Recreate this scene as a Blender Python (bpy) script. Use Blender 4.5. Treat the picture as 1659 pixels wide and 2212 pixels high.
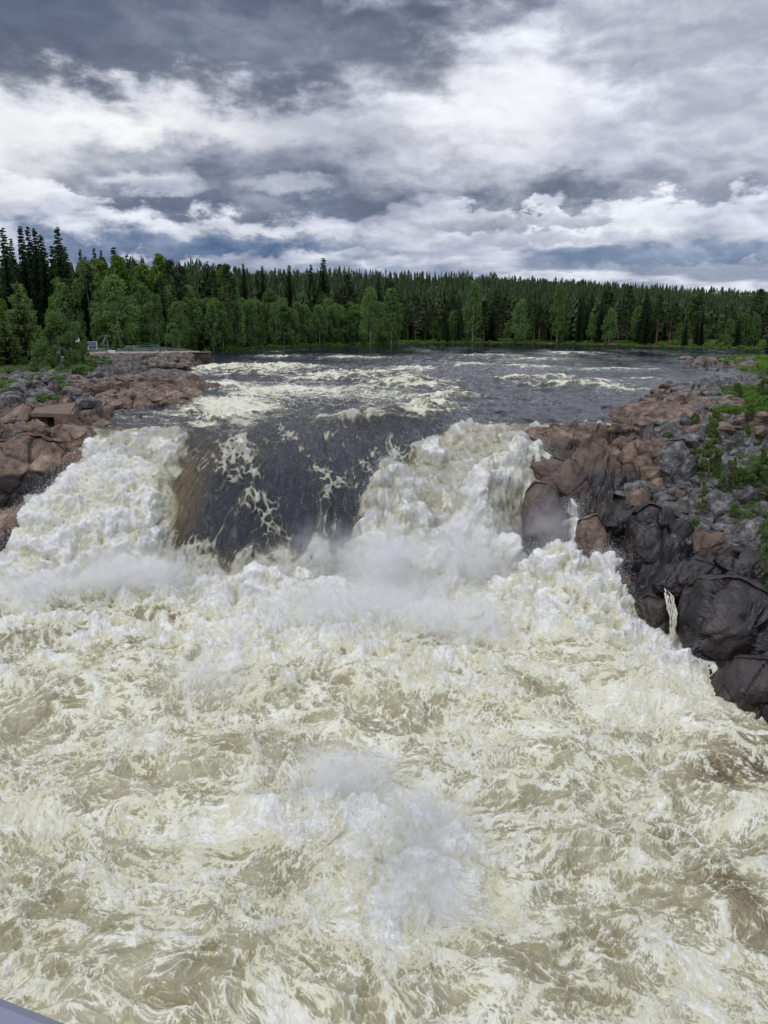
import bpy, math, random
import numpy as np
from math import radians as R

for o in list(bpy.data.objects):
    bpy.data.objects.remove(o)
scene = bpy.context.scene
C = scene.collection
rnd = random.Random(7)
rng = np.random.default_rng(11)

# ------------------------------------------------------------------ camera
CAMZ = 20.0
PITCH = math.atan((1106 - 662) / 1661.0)
cam_d = bpy.data.cameras.new("camera")
cam = bpy.data.objects.new("camera", cam_d)
C.objects.link(cam)
scene.camera = cam
cam.location = (0, 0, CAMZ)
cam.rotation_euler = (R(90) - PITCH, 0, 0)
cam_d.sensor_fit = 'VERTICAL'
cam_d.sensor_height = 34.6
cam_d.lens = 34.6 / 2 / (1106 / 1661.0)
cam_d.clip_start = 0.05
cam_d.clip_end = 12000
scene.render.resolution_x, scene.render.resolution_y = 768, 1024

# ------------------------------------------------------------------ light
SUN_EL, SUN_AZ = R(58), R(-125)          # azimuth from +Y, clockwise positive
sun_d = bpy.data.lights.new("sun", 'SUN')
sun_d.energy = 1.25
sun_d.angle = R(14)
sun_d.color = (1.0, 0.97, 0.92)
sun = bpy.data.objects.new("sun", sun_d)
C.objects.link(sun)
sun.rotation_euler = (R(90) - SUN_EL, 0, -SUN_AZ + math.pi)
sun.location = (0, 0, 80)
scene.cycles.volume_bounces = 6
vs = scene.view_settings
vs.view_transform = 'Standard'
vs.look = 'None'
vs.exposure = 0.0
vs.gamma = 1
vs.use_curve_mapping = False

# ------------------------------------------------------------------ node helper
class NT:
    def __init__(s, tree):
        s.t = tree; s.n = tree.nodes; s.l = tree.links
        s.n.clear()
    def node(s, typ, **kw):
        nd = s.n.new(typ)
        for k, v in kw.items():
            setattr(nd, k, v)
        return nd
    def put(s, sock, v):
        if isinstance(v, bpy.types.NodeSocket):
            s.l.new(v, sock)
        elif v is not None:
            if hasattr(sock, 'default_value'):
                try:
                    sock.default_value = v
                except Exception:
                    sock.default_value = (v[0], v[1], v[2], 1.0)
    def m(s, op, a, b=None, c=None, clamp=False):
        nd = s.n.new('ShaderNodeMath'); nd.operation = op; nd.use_clamp = clamp
        s.put(nd.inputs[0], a)
        if b is not None: s.put(nd.inputs[1], b)
        if c is not None: s.put(nd.inputs[2], c)
        return nd.outputs[0]
    def vm(s, op, a, b=None):
        nd = s.n.new('ShaderNodeVectorMath'); nd.operation = op
        s.put(nd.inputs[0], a)
        if b is not None:
            s.put(nd.inputs['Scale'] if op == 'SCALE' else nd.inputs[1], b)
        return nd.outputs['Value'] if op in ('LENGTH', 'DOT_PRODUCT') else nd.outputs[0]
    def noise(s, vec, scale=1.0, detail=4, rough=0.55, dist=0.0, typ='FBM', col=False, dim='3D'):
        nd = s.n.new('ShaderNodeTexNoise')
        nd.noise_dimensions = dim
        nd.noise_type = typ
        s.put(nd.inputs['Vector'], vec)
        nd.inputs['Scale'].default_value = scale
        nd.inputs['Detail'].default_value = detail
        nd.inputs['Roughness'].default_value = rough
        nd.inputs['Distortion'].default_value = dist
        return nd.outputs['Color' if col else 0]
    def vor(s, vec, scale=1.0, feature='F1', rand=1.0, out='Distance'):
        nd = s.n.new('ShaderNodeTexVoronoi'); nd.feature = feature
        s.put(nd.inputs['Vector'], vec)
        nd.inputs['Scale'].default_value = scale
        nd.inputs['Randomness'].default_value = rand
        return nd.outputs[out]
    def ramp(s, fac, stops, interp='LINEAR'):
        nd = s.n.new('ShaderNodeValToRGB')
        nd.color_ramp.interpolation = interp
        el = nd.color_ramp.elements
        while len(el) < len(stops): el.new(0.5)
        for e, (p, c) in zip(el, stops):
            e.position = p; e.color = (c[0], c[1], c[2], 1)
        s.put(nd.inputs[0], fac)
        return nd.outputs[0]
    def step(s, v, a, b, lo=0.0, hi=1.0):
        nd = s.n.new('ShaderNodeMapRange'); nd.interpolation_type = 'SMOOTHSTEP'
        s.put(nd.inputs[0], v)
        nd.inputs[1].default_value = a; nd.inputs[2].default_value = b
        nd.inputs[3].default_value = lo; nd.inputs[4].default_value = hi
        return nd.outputs[0]
    def mix(s, f, a, b, mode='MIX'):
        nd = s.n.new('ShaderNodeMix'); nd.data_type = 'RGBA'; nd.blend_type = mode
        s.put(nd.inputs[0], f); s.put(nd.inputs[6], a); s.put(nd.inputs[7], b)
        return nd.outputs[2]
    def attr(s, name, out='Fac'):
        nd = s.n.new('ShaderNodeAttribute'); nd.attribute_name = name
        return nd.outputs[out]
    def xyz(s, v):
        nd = s.n.new('ShaderNodeSeparateXYZ'); s.put(nd.inputs[0], v)
        return nd.outputs
    def cxyz(s, x, y, z):
        nd = s.n.new('ShaderNodeCombineXYZ')
        s.put(nd.inputs[0], x); s.put(nd.inputs[1], y); s.put(nd.inputs[2], z)
        return nd.outputs[0]

# ------------------------------------------------------------------ sky
def build_world():
    w = bpy.data.worlds.new("World"); scene.world = w
    w.use_nodes = True
    w.cycles.sampling_method = 'MANUAL'; w.cycles.sample_map_resolution = 256
    n = NT(w.node_tree)
    out = n.node('ShaderNodeOutputWorld')
    sky = n.node('ShaderNodeTexSky')
    sky.sky_type = 'NISHITA'; sky.sun_disc = False
    sky.sun_elevation = SUN_EL; sky.sun_rotation = SUN_AZ
    sky.air_density = 1.4; sky.dust_density = 1.0
    tc = n.node('ShaderNodeTexCoord').outputs['Generated']
    d = n.vm('NORMALIZE', tc)
    X, Y, Z = n.xyz(d)
    az = n.m('MULTIPLY', n.m('ARCTAN2', X, Y), 180 / math.pi)
    el = n.m('MULTIPLY', n.m('ARCSINE', Z), 180 / math.pi)
    # cloud deck coordinates: the layer is a plane seen in perspective
    zz = n.m('ADD', n.m('MAXIMUM', Z, 0.0), 0.30)
    px = n.m('DIVIDE', X, zz); py = n.m('DIVIDE', Y, zz)
    p = n.cxyz(px, n.m('MULTIPLY', py, 1.15), 0.37)
    warp = n.noise(p, 2.0, 3, 0.5, col=True, dim='2D')
    pw = n.vm('ADD', p, n.vm('SCALE', n.vm('SUBTRACT', warp, (0.5, 0.5, 0.5)), 0.45))
    def ae(u, v):
        dirc = np.array([(u - 829.5) / 1661, 1.0, (1106 - v) / 1661])
        c, s = math.cos(PITCH), math.sin(PITCH)
        yy = dirc[1] * c + dirc[2] * s
        zz_ = -dirc[1] * s + dirc[2] * c
        L = math.sqrt(dirc[0] ** 2 + yy ** 2 + zz_ ** 2)
        return math.degrees(math.atan2(dirc[0], yy)), math.degrees(math.asin(zz_ / L))
    # background layer: thin high overcast, white to pale lavender, stretched toward the horizon
    dens = n.noise(pw, 2.3, 6, 0.52, dim='2D')
    big = n.noise(p, 0.8, 2, 0.5, dim='2D')
    fc = n.cxyz(n.m('MULTIPLY', az, 0.12), n.m('MULTIPLY', el, 0.27), 1.7)
    fcw = n.vm('ADD', fc, n.vm('SCALE', n.vm('SUBTRACT', n.noise(fc, 2.0, 2, 0.5, col=True, dim='2D'), (0.5, 0.5, 0.5)), 0.30))
    fine = n.noise(fcw, 1.5, 6, 0.55, dim='2D')
    fineu = n.noise(n.vm('ADD', fcw, (0.04, 0.12, 0.0)), 1.5, 4, 0.52, dim='2D')
    relief = n.m('SUBTRACT', fine, fineu)
    tot = n.m('ADD', n.m('MULTIPLY', dens, 0.75), n.m('ADD', n.m('MULTIPLY', big, 0.35), n.m('MULTIPLY', fine, 0.35)))
    colr = n.ramp(tot, [(0.52, (0.88, 0.91, 0.985)), (0.66, (0.70, 0.73, 0.86)), (0.78, (0.47, 0.50, 0.63)), (0.95, (0.30, 0.33, 0.45))])
    # separate cloud bodies, back to front, each with a lighter top and a darker flat base
    w2 = n.noise(n.cxyz(n.m('MULTIPLY', az, 0.10), n.m('MULTIPLY', el, 0.20), 3.1), 1.7, 6, 0.62, col=True, dim='2D')
    wx_, wy_, wz_ = n.xyz(w2)
    aw = n.m('ADD', az, n.m('MULTIPLY', n.m('SUBTRACT', wx_, 0.5), 13.0))
    ew = n.m('ADD', el, n.m('MULTIPLY', n.m('SUBTRACT', wy_, 0.5), 5.5))
    w3 = n.xyz(n.noise(n.cxyz(n.m('MULTIPLY', az, 0.10), n.m('MULTIPLY', el, 0.20), 8.1), 4.5, 4, 0.6, col=True, dim='2D'))
    aws = n.m('ADD', az, n.m('MULTIPLY', n.m('SUBTRACT', w3[0], 0.5), 4.0))
    ews = n.m('ADD', el, n.m('MULTIPLY', n.m('SUBTRACT', w3[1], 0.5), 1.9))
    def body(u, v, su, sv, top, base, soft, amt=1.0):
        global_small = sv < 34
        a, e = ae(u, v)
        A_, E_ = (aws, ews) if global_small else (aw, ew)
        dx = n.m('DIVIDE', n.m('SUBTRACT', A_, a), su / 1661 * 57.3)
        dy = n.m('DIVIDE', n.m('SUBTRACT', E_, e), sv / 1661 * 57.3)
        dyb = n.m('ADD', n.m('MAXIMUM', dy, 0.0), n.m('MULTIPLY', n.m('MINIMUM', dy, 0.0), 1.5))
        q = n.m('SQRT', n.m('ADD', n.m('MULTIPLY', dx, dx), n.m('MULTIPLY', dyb, dyb)))
        q = n.m('SUBTRACT', q, n.m('MULTIPLY', n.m('SUBTRACT', fine, 0.5), 0.95))
        k = n.m('MULTIPLY', n.step(q, 1.0 + soft, 1.0 - soft), amt)
        sh = n.m('ADD', n.m('MULTIPLY', dy, 0.55), n.m('MULTIPLY', n.m('SUBTRACT', fine, 0.5), -2.2))
        c = n.mix(n.step(sh, -0.55, 0.85), base, top)
        return k, c
    for args in [
        (1500, 60, 300, 90, (.50, .52, .62), (.34, .36, .46), .4, .8), (1620, 220, 170, 90, (.52, .55, .66), (.35, .38, .48), .4, .75),
        (1020, 30, 120, 60, (.50, .52, .62), (.34, .36, .46), .45, .8), (800, 160, 190, 50, (.55, .57, .68), (.36, .385, .49), .5, .8),
        (1250, 330, 420, 60, (.72, .75, .86), (.50, .53, .64), .6, .6),
        (720, 320, 260, 75, (.50, .53, .63), (.29, .32, .42), .4, .95), (330, 350, 320, 50, (.58, .61, .72), (.38, .41, .52), .5, .8),
        (500, 405, 440, 78, (.34, .375, .48), (.135, .165, .25), .24, 1.0),
        (200, 35, 700, 165, (.135, .160, .235), (.115, .140, .210), .25, 1.0), (520, 110, 260, 70, (.30, .33, .43), (.16, .19, .27), .4, .8),
        (1500, 385, 260, 40, (.60, .63, .74), (.27, .30, .40), .3, .95), (1520, 340, 90, 36, (.66, .69, .79), (.45, .48, .58), .25, .8),
        (1090, 415, 200, 48, (.54, .57, .68), (.125, .155, .235), .2, 1.0), (1000, 484, 120, 28, (.66, .69, .79), (.28, .315, .42), .22, .95), (1240, 470, 90, 34, (.62, .65, .75), (.38, .41, .51), .25, .85),
        (370, 540, 360, 38, (.26, .32, .46), (.085, .15, .29), .4, 1.0), (1500, 552, 280, 26, (.42, .48, .62), (.155, .225, .37), .4, .95), (760, 588, 330, 12, (.40, .46, .60), (.22, .29, .44), .5, .8),
        (1100, 520, 420, 14, (.62, .66, .77), (.38, .42, .54), .5, .7),
        (325, 400, 95, 22, (.84, .87, .95), (.50, .54, .65), .5, .9), (620, 402, 75, 20, (.70, .73, .83), (.42, .46, .57), .5, .85), (60, 425, 80, 32, (.88, .91, .98), (.60, .63, .74), .2, 1.0), (150, 432, 60, 18, (.86, .89, .97), (.60, .63, .74), .2, .9),
        (905, 348, 44, 26, (.80, .83, .92), (.52, .55, .66), .6, .7), (1260, 596, 210, 13, (.84, .87, .95), (.50, .55, .68), .3, .95), (790, 556, 90, 14, (.80, .84, .93), (.50, .55, .68), .3, .9), (1420, 600, 220, 8, (.86, .89, .96), (.6, .65, .76), .3, .8),
    ]:
        k_, c_ = body(*args)
        colr = n.mix(k_, colr, c_)
    lit = n.m('SUBTRACT', 1.0, n.m('MULTIPLY', relief, 0.75))
    lit = n.m('MAXIMUM', lit, 0.6)
    colr = n.mix(1.0, colr, n.cxyz(lit, lit, n.m('ADD', n.m('MULTIPLY', lit, 0.85), 0.15)), 'MULTIPLY')
    # brightest opening at the left
    def glow(u, v, su, sv, amp):
        a, e = ae(u, v)
        dx = n.m('DIVIDE', n.m('SUBTRACT', aw, a), su / 1661 * 57.3); dy = n.m('DIVIDE', n.m('SUBTRACT', ew, e), sv / 1661 * 57.3)
        return n.m('MULTIPLY', n.m('EXPONENT', n.m('MULTIPLY', n.m('ADD', n.m('MULTIPLY', dx, dx), n.m('MULTIPLY', dy, dy)), -1.0)), amp)
    gl = n.m('MINIMUM', n.m('ADD', glow(240, 258, 300, 46, 1.0), n.m('ADD', glow(0, 340, 150, 60, .6), n.m('ADD', glow(1060, 250, 190, 80, .65), glow(560, 500, 300, 12, .45)))), 1.0)
    colr = n.mix(gl, colr, (0.98, 0.985, 1.0))
    # clear, deep-blue gaps low over the hills
    gap_n = n.noise(n.cxyz(n.m('MULTIPLY', az, 0.07), n.m('MULTIPLY', el, 0.4), 4.2), 1.5, 3, 0.5, dim='2D')
    gap = n.m('MULTIPLY', n.step(el, 6.5, 1.5), n.step(gap_n, 0.45, 0.62))
    gap = n.m('MULTIPLY', gap, 0.75)
    skyc = n.vm('SCALE', sky.outputs[0], 0.05)
    colr = n.mix(gap, colr, n.mix(0.8, skyc, (0.13, 0.21, 0.38)))
    # overcast brightens smoothly toward the zenith
    zen = n.m('ADD', 1.0, n.m('MULTIPLY', n.step(el, 22, 70), 0.75))
    colr = n.vm('SCALE', colr, zen)
    bg = n.node('ShaderNodeBackground')
    n.put(bg.inputs[0], colr); bg.inputs[1].default_value = 1.0
    bg2 = n.node('ShaderNodeBackground')
    n.put(bg2.inputs[0], sky.outputs[0]); bg2.inputs[1].default_value = 0.05
    add = n.node('ShaderNodeMixShader'); add.inputs[0].default_value = 0.05
    n.l.new(bg.outputs[0], add.inputs[1]); n.l.new(bg2.outputs[0], add.inputs[2])
    n.l.new(add.outputs[0], out.inputs[0])
build_world()

# ------------------------------------------------------------------ geometry from the view (used only to measure the place)
def P(u, v, z):
    """world point where the sight line through photo point (u, v) meets height z"""
    a = PITCH - math.atan((1106 - v) / 1661.0)
    D = (CAMZ - z) / math.tan(a)
    dep = D * math.cos(PITCH) + (CAMZ - z) * math.sin(PITCH)
    return np.array([(u - 829.5) / 1661.0 * dep, D, z])
def PD(u, v, D):
    a = PITCH - math.atan((1106 - v) / 1661.0)
    z = CAMZ - D * math.tan(a)
    dep = D * math.cos(PITCH) + (CAMZ - z) * math.sin(PITCH)
    return np.array([(u - 829.5) / 1661.0 * dep, D, z])

# ------------------------------------------------------------------ numpy noise
_perm = np.random.default_rng(3).permutation(256)
_perm = np.concatenate([_perm, _perm]).astype(np.int32)
_g = np.random.default_rng(5).normal(size=(256, 3)); _g /= np.linalg.norm(_g, axis=1)[:, None]
_g = _g.astype(np.float32)
def perlin(x, y, z=0.0, seed=0):
    x = np.asarray(x, np.float32) + seed * 17.31; y = np.asarray(y, np.float32) + seed * 5.77
    z = np.broadcast_to(np.asarray(z, np.float32), x.shape) + seed * 3.11
    xi = np.floor(x).astype(np.int32); yi = np.floor(y).astype(np.int32); zi = np.floor(z).astype(np.int32)
    xf, yf, zf = x - xi, y - yi, z - zi
    xi &= 255; yi &= 255; zi &= 255
    f = lambda t: t * t * t * (t * (t * 6 - 15) + 10)
    U, V, W = f(xf), f(yf), f(zf)
    def g(i, j, k):
        h = _perm[_perm[_perm[(xi + i) & 255] + ((yi + j) & 255)] + ((zi + k) & 255)]
        gr = _g[h]
        return gr[..., 0] * (xf - i) + gr[..., 1] * (yf - j) + gr[..., 2] * (zf - k)
    a = g(0, 0, 0) * (1 - U) + g(1, 0, 0) * U
    b = g(0, 1, 0) * (1 - U) + g(1, 1, 0) * U
    c = g(0, 0, 1) * (1 - U) + g(1, 0, 1) * U
    d = g(0, 1, 1) * (1 - U) + g(1, 1, 1) * U
    return ((a * (1 - V) + b * V) * (1 - W) + (c * (1 - V) + d * V) * W) * 1.6
def fbm(x, y, z=0.0, oct=4, gain=0.5, seed=0):
    s = 0; a = 1.0; t = 0
    z = np.asarray(z, np.float32)
    for i in range(oct):
        s = s + a * perlin(x * 2 ** i, y * 2 ** i, z * 2 ** i, seed + i); t += a; a *= gain
    return s / t
def ridge(x, y, z=0.0, seed=0, k=2.2):
    return np.clip(1 - np.abs(perlin(x, y, z, seed)) * k, 0, 1)
def billow(x, y, z=0.0, oct=3, gain=0.5, seed=0):
    s = 0; a = 1.0
    z = np.asarray(z, np.float32)
    for i in range(oct):
        s = s + a * (np.abs(perlin(x * 2.1 ** i, y * 2.1 ** i, z * 2.1 ** i, seed + i)) - 0.25); a *= gain
    return s
def hash2(i, j, k=0):
    n_ = (i * 374761393 + j * 668265263 + k * 1442695041) & 0xffffffff
    n_ = ((n_ ^ (n_ >> 13)) * 1274126177) & 0xffffffff
    return ((n_ ^ (n_ >> 16)) & 0xffff) / 65535.0
def plates(x, y, size, tilt=0.35, seed=0, asp=1.0, k=26.0):
    """fractured rock: tilted planes per cell with short sloping joints; returns (height, edge distance, cell random)"""
    X = x / size; Y = y / (size * asp)
    xi = np.floor(X).astype(np.int64); yi = np.floor(Y).astype(np.int64)
    best = np.full(X.shape, 9.0); sec = np.full(X.shape, 9.0)
    sw = np.zeros(X.shape); sh = np.zeros(X.shape); rr = np.zeros(X.shape)
    for di in (-1, 0, 1):
        for dj in (-1, 0, 1):
            ci, cj = xi + di, yi + dj
            cx = ci + hash2(ci, cj, seed); cy = cj + hash2(ci, cj, seed + 1)
            dx, dy = X - cx, Y - cy
            dd = np.maximum(np.abs(dx) + 0.35 * np.abs(dy), np.abs(dy) + 0.35 * np.abs(dx))
            hh = (hash2(ci, cj, seed + 2) - 0.5) + tilt * ((hash2(ci, cj, seed + 3) - .5) * dx + (hash2(ci, cj, seed + 4) - .5) * dy) * 4
            w = np.exp(-k * dd); sw += w; sh += w * hh; rr += w * hash2(ci, cj, seed + 5)
            sec = np.where(dd < best, best, np.minimum(sec, dd)); best = np.minimum(best, dd)
    return sh / sw * size, (sec - best) * size, rr / sw
def sst(a, b, x):
    t = np.clip((x - a) / (b - a), 0, 1); return t * t * (3 - 2 * t)

# ------------------------------------------------------------------ object helpers
def props(o, label=None, cat=None, group=None, kind=None):
    if label: o['label'] = label
    if cat: o['category'] = cat
    if group: o['group'] = group
    if kind: o['kind'] = kind
    return o
def mesh_np(name, verts, faces, mat=None, smooth=True, attrs=None):
    """faces: (n,3) or (n,4) array"""
    verts = np.asarray(verts, np.float32); faces = np.asarray(faces, np.int32)
    me = bpy.data.meshes.new(name)
    nf, k = faces.shape
    me.vertices.add(len(verts)); me.loops.add(nf * k); me.polygons.add(nf)
    me.vertices.foreach_set('co', verts.ravel())
    me.loops.foreach_set('vertex_index', faces.ravel())
    me.polygons.foreach_set('loop_start', np.arange(0, nf * k, k, dtype=np.int32))
    me.polygons.foreach_set('use_smooth', np.full(nf, bool(smooth)))
    if attrs:
        for nm, a in attrs.items():
            a = np.asarray(a, np.float32)
            if a.ndim == 1:
                at = me.attributes.new(nm, 'FLOAT', 'POINT'); at.data.foreach_set('value', a)
            else:
                at = me.attributes.new(nm, 'FLOAT_VECTOR', 'POINT'); at.data.foreach_set('vector', a.ravel())
    me.update(calc_edges=True)
    if mat: me.materials.append(mat)
    return me
def link(name, me, parent=None, loc=None):
    o = bpy.data.objects.new(name, me); C.objects.link(o)
    if parent is not None: o.parent = parent
    if loc is not None: o.location = [float(a) for a in loc]
    return o
def empty(name, loc, label=None, cat=None, group=None):
    o = bpy.data.objects.new(name, None); C.objects.link(o); o.location = [float(a) for a in loc]
    o.empty_display_size = 0.3
    return props(o, label, cat, group)
def grid_faces(nr, nc):
    i = np.arange(nr - 1)[:, None] * nc + np.arange(nc - 1)[None, :]
    return np.stack([i, i + 1, i + nc + 1, i + nc], -1).reshape(-1, 4)
def fan(a0, a1, na, r0, r1, nr, pw=1.0):
    """ground grid whose cells grow with distance (level of detail); x right, y forward"""
    a = np.radians(np.linspace(a0, a1, na)); t = np.linspace(0, 1, nr)
    r = 1 / ((1 - t) / r0 ** pw + t / r1 ** pw) ** (1 / pw)
    RR, AA = np.meshgrid(r, a, indexing='ij')
    return RR * np.tan(AA), RR
class MB:
    def __init__(s): s.v = []; s.f = []
    def box(s, c, d, rz=0.0, rx=0.0):
        b = len(s.v)
        for sx in (-1, 1):
            for sy in (-1, 1):
                for sz in (-1, 1):
                    x, y, z = sx * d[0] / 2, sy * d[1] / 2, sz * d[2] / 2
                    y, z = y * math.cos(rx) - z * math.sin(rx), y * math.sin(rx) + z * math.cos(rx)
                    x, y = x * math.cos(rz) - y * math.sin(rz), x * math.sin(rz) + y * math.cos(rz)
                    s.v.append((c[0] + x, c[1] + y, c[2] + z))
        for f in ((0, 1, 3, 2), (4, 6, 7, 5), (0, 4, 5, 1), (2, 3, 7, 6), (0, 2, 6, 4), (1, 5, 7, 3)):
            s.f.append([b + i for i in f])
        return s
    def tube(s, a, b, r, r2=None, k=7):
        a, b = np.array(a, float), np.array(b, float); r2 = r if r2 is None else r2
        d = b - a; d /= np.linalg.norm(d)
        u = np.cross(d, (0, 0, 1.0)) if abs(d[2]) < .95 else np.cross(d, (1.0, 0, 0)); u /= np.linalg.norm(u)
        w = np.cross(d, u); n0 = len(s.v)
        for p, q in ((a, r), (b, r2)):
            for i in range(k):
                t = 2 * math.pi * i / k
                s.v.append(tuple(p + q * (u * math.cos(t) + w * math.sin(t))))
        for i in range(k):
            j = (i + 1) % k
            s.f.append([n0 + i, n0 + j, n0 + k + j, n0 + k + i])
        s.f.append([n0 + i for i in range(k)][::-1]); s.f.append([n0 + k + i for i in range(k)])
        return s
    def mesh(s, name, mat, bevel=0.0):
        me = bpy.data.meshes.new(name); me.from_pydata([tuple(map(float, v)) for v in s.v], [], s.f)
        if bevel:
            import bmesh
            bm = bmesh.new(); bm.from_mesh(me)
            bmesh.ops.recalc_face_normals(bm, faces=bm.faces)
            bmesh.ops.bevel(bm, geom=list(bm.edges), offset=bevel, segments=1, affect='EDGES')
            bm.to_mesh(me); bm.free()
        me.materials.append(mat); me.update()
        return me
    def build(s, name, mat, parent=None, bevel=0.0):
        return link(name, s.mesh(name, mat, bevel), parent)

# ------------------------------------------------------------------ materials
def new_mat(name):
    m = bpy.data.materials.new(name); m.use_nodes = True
    n = NT(m.node_tree)
    out = n.node('ShaderNodeOutputMaterial')
    b = n.node('ShaderNodeBsdfPrincipled')
    n.l.new(b.outputs[0], out.inputs[0])
    return m, n, b, out
def simple(name, col, rough=0.6, metal=0.0, nscale=6.0, namp=0.25, bump=0.2):
    m, n, b, out = new_mat(name)
    tc = n.node('ShaderNodeTexCoord').outputs['Object']
    v = n.noise(tc, nscale, 5, 0.6)
    f = n.m('ADD', 1 - namp / 2, n.m('MULTIPLY', n.m('SUBTRACT', v, 0.5), namp * 2))
    n.put(b.inputs['Base Color'], n.vm('SCALE', col, f))
    b.inputs['Roughness'].default_value = rough; b.inputs['Metallic'].default_value = metal
    if bump:
        bp = n.node('ShaderNodeBump'); bp.inputs['Strength'].default_value = bump
        bp.inputs['Distance'].default_value = 0.02
        n.put(bp.inputs['Height'], n.noise(tc, nscale * 5, 4, 0.6)); n.put(b.inputs['Normal'], bp.outputs[0])
    return m
def water_mat():
    m, n, b, out = new_mat('river_water')
    foam = n.attr('foam'); murk = n.attr('murk'); calm = n.attr('calm')
    flow = n.attr('flow', 'Vector')
    w = n.noise(flow, 1.8, 2, 0.5, col=True)
    fw = n.vm('ADD', flow, n.vm('SCALE', n.vm('SUBTRACT', w, (0.5, 0.5, 0.5)), 0.24))
    def rid(sc, detail=1, k=6.0):
        a = n.noise(fw, sc, detail, 0.5)
        return n.m('SUBTRACT', 1.0, n.m('MULTIPLY', n.m('ABSOLUTE', n.m('SUBTRACT', a, 0.5)), k), clamp=True)
    r1 = rid(1.7, 2); r2 = rid(4.4, 3, 5.0); r3 = rid(11.0, 2, 4.5)
    lace = n.m('MAXIMUM', n.m('POWER', r1, 2.5), n.m('MAXIMUM', n.m('MULTIPLY', n.m('POWER', r2, 2.0), 0.85), n.m('MULTIPLY', n.m('POWER', r3, 1.5), 0.62)))
    clump = n.noise(fw, 3.0, 9, 0.72)
    crumb = n.m('SUBTRACT', n.noise(flow, 17.0, 4, 0.65), 0.5)
    det = n.m('ADD', n.m('ADD', n.m('MULTIPLY', lace, 0.46), n.m('MULTIPLY', clump, 0.80)), n.m('MULTIPLY', crumb, 0.42))
    val = n.m('ADD', foam, n.m('MULTIPLY', n.m('SUBTRACT', det, 0.62), 1.38))
    mask = n.m('ADD', n.m('MULTIPLY', n.step(val, 0.10, 0.60), 0.42), n.m('MULTIPLY', n.step(val, 0.40, 0.62), 0.58))
    mask_hi = n.step(val, 0.82, 1.40)
    dark = n.mix(n.noise(fw, 1.2, 3, 0.5), (0.008, 0.013, 0.022), (0.016, 0.020, 0.028))
    tanc = n.mix(n.step(n.noise(fw, 0.7, 5, 0.6), 0.3, 0.7), (0.255, 0.228, 0.120), (0.43, 0.405, 0.265))
    brown = (0.125, 0.092, 0.036)
    body = n.mix(n.step(murk, 0.0, 0.5), dark, brown)
    body = n.mix(n.step(murk, 0.35, 1.0), body, tanc)
    cream = n.mix(n.step(n.noise(fw, 0.8, 4, 0.6), 0.35, 0.7), (0.67, 0.650, 0.460), (0.80, 0.795, 0.675))
    fc = n.mix(mask_hi, cream, (0.91, 0.91, 0.87))
    n.put(b.inputs['Base Color'], n.mix(mask, body, fc))
    n.put(b.inputs['Roughness'], n.m('ADD', n.m('ADD', 0.07, n.m('MULTIPLY', murk, 0.25)), n.m('MULTIPLY', mask, 0.80)))
    b.inputs['Specular IOR Level'].default_value = 0.5
    b.inputs['IOR'].default_value = 1.36
    rip = n.noise(n.attr('flow', 'Vector'), 2.2, 7, 0.66)
    rip2 = n.noise(fw, 6.5, 3, 0.6)
    rr = n.m('ADD', n.m('MULTIPLY', rip, 0.8), n.m('MULTIPLY', rip2, 0.22))
    h = n.m('ADD', n.m('MULTIPLY', det, n.m('ADD', 0.22, n.m('MULTIPLY', foam, 0.65))), n.m('MULTIPLY', rr, n.m('SUBTRACT', 1.0, calm)))
    bp = n.node('ShaderNodeBump'); bp.inputs['Strength'].default_value = 0.9
    bp.inputs['Distance'].default_value = 0.17
    n.put(bp.inputs['Height'], h)
    n.put(b.inputs['Normal'], bp.outputs[0])
    return m
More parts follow.
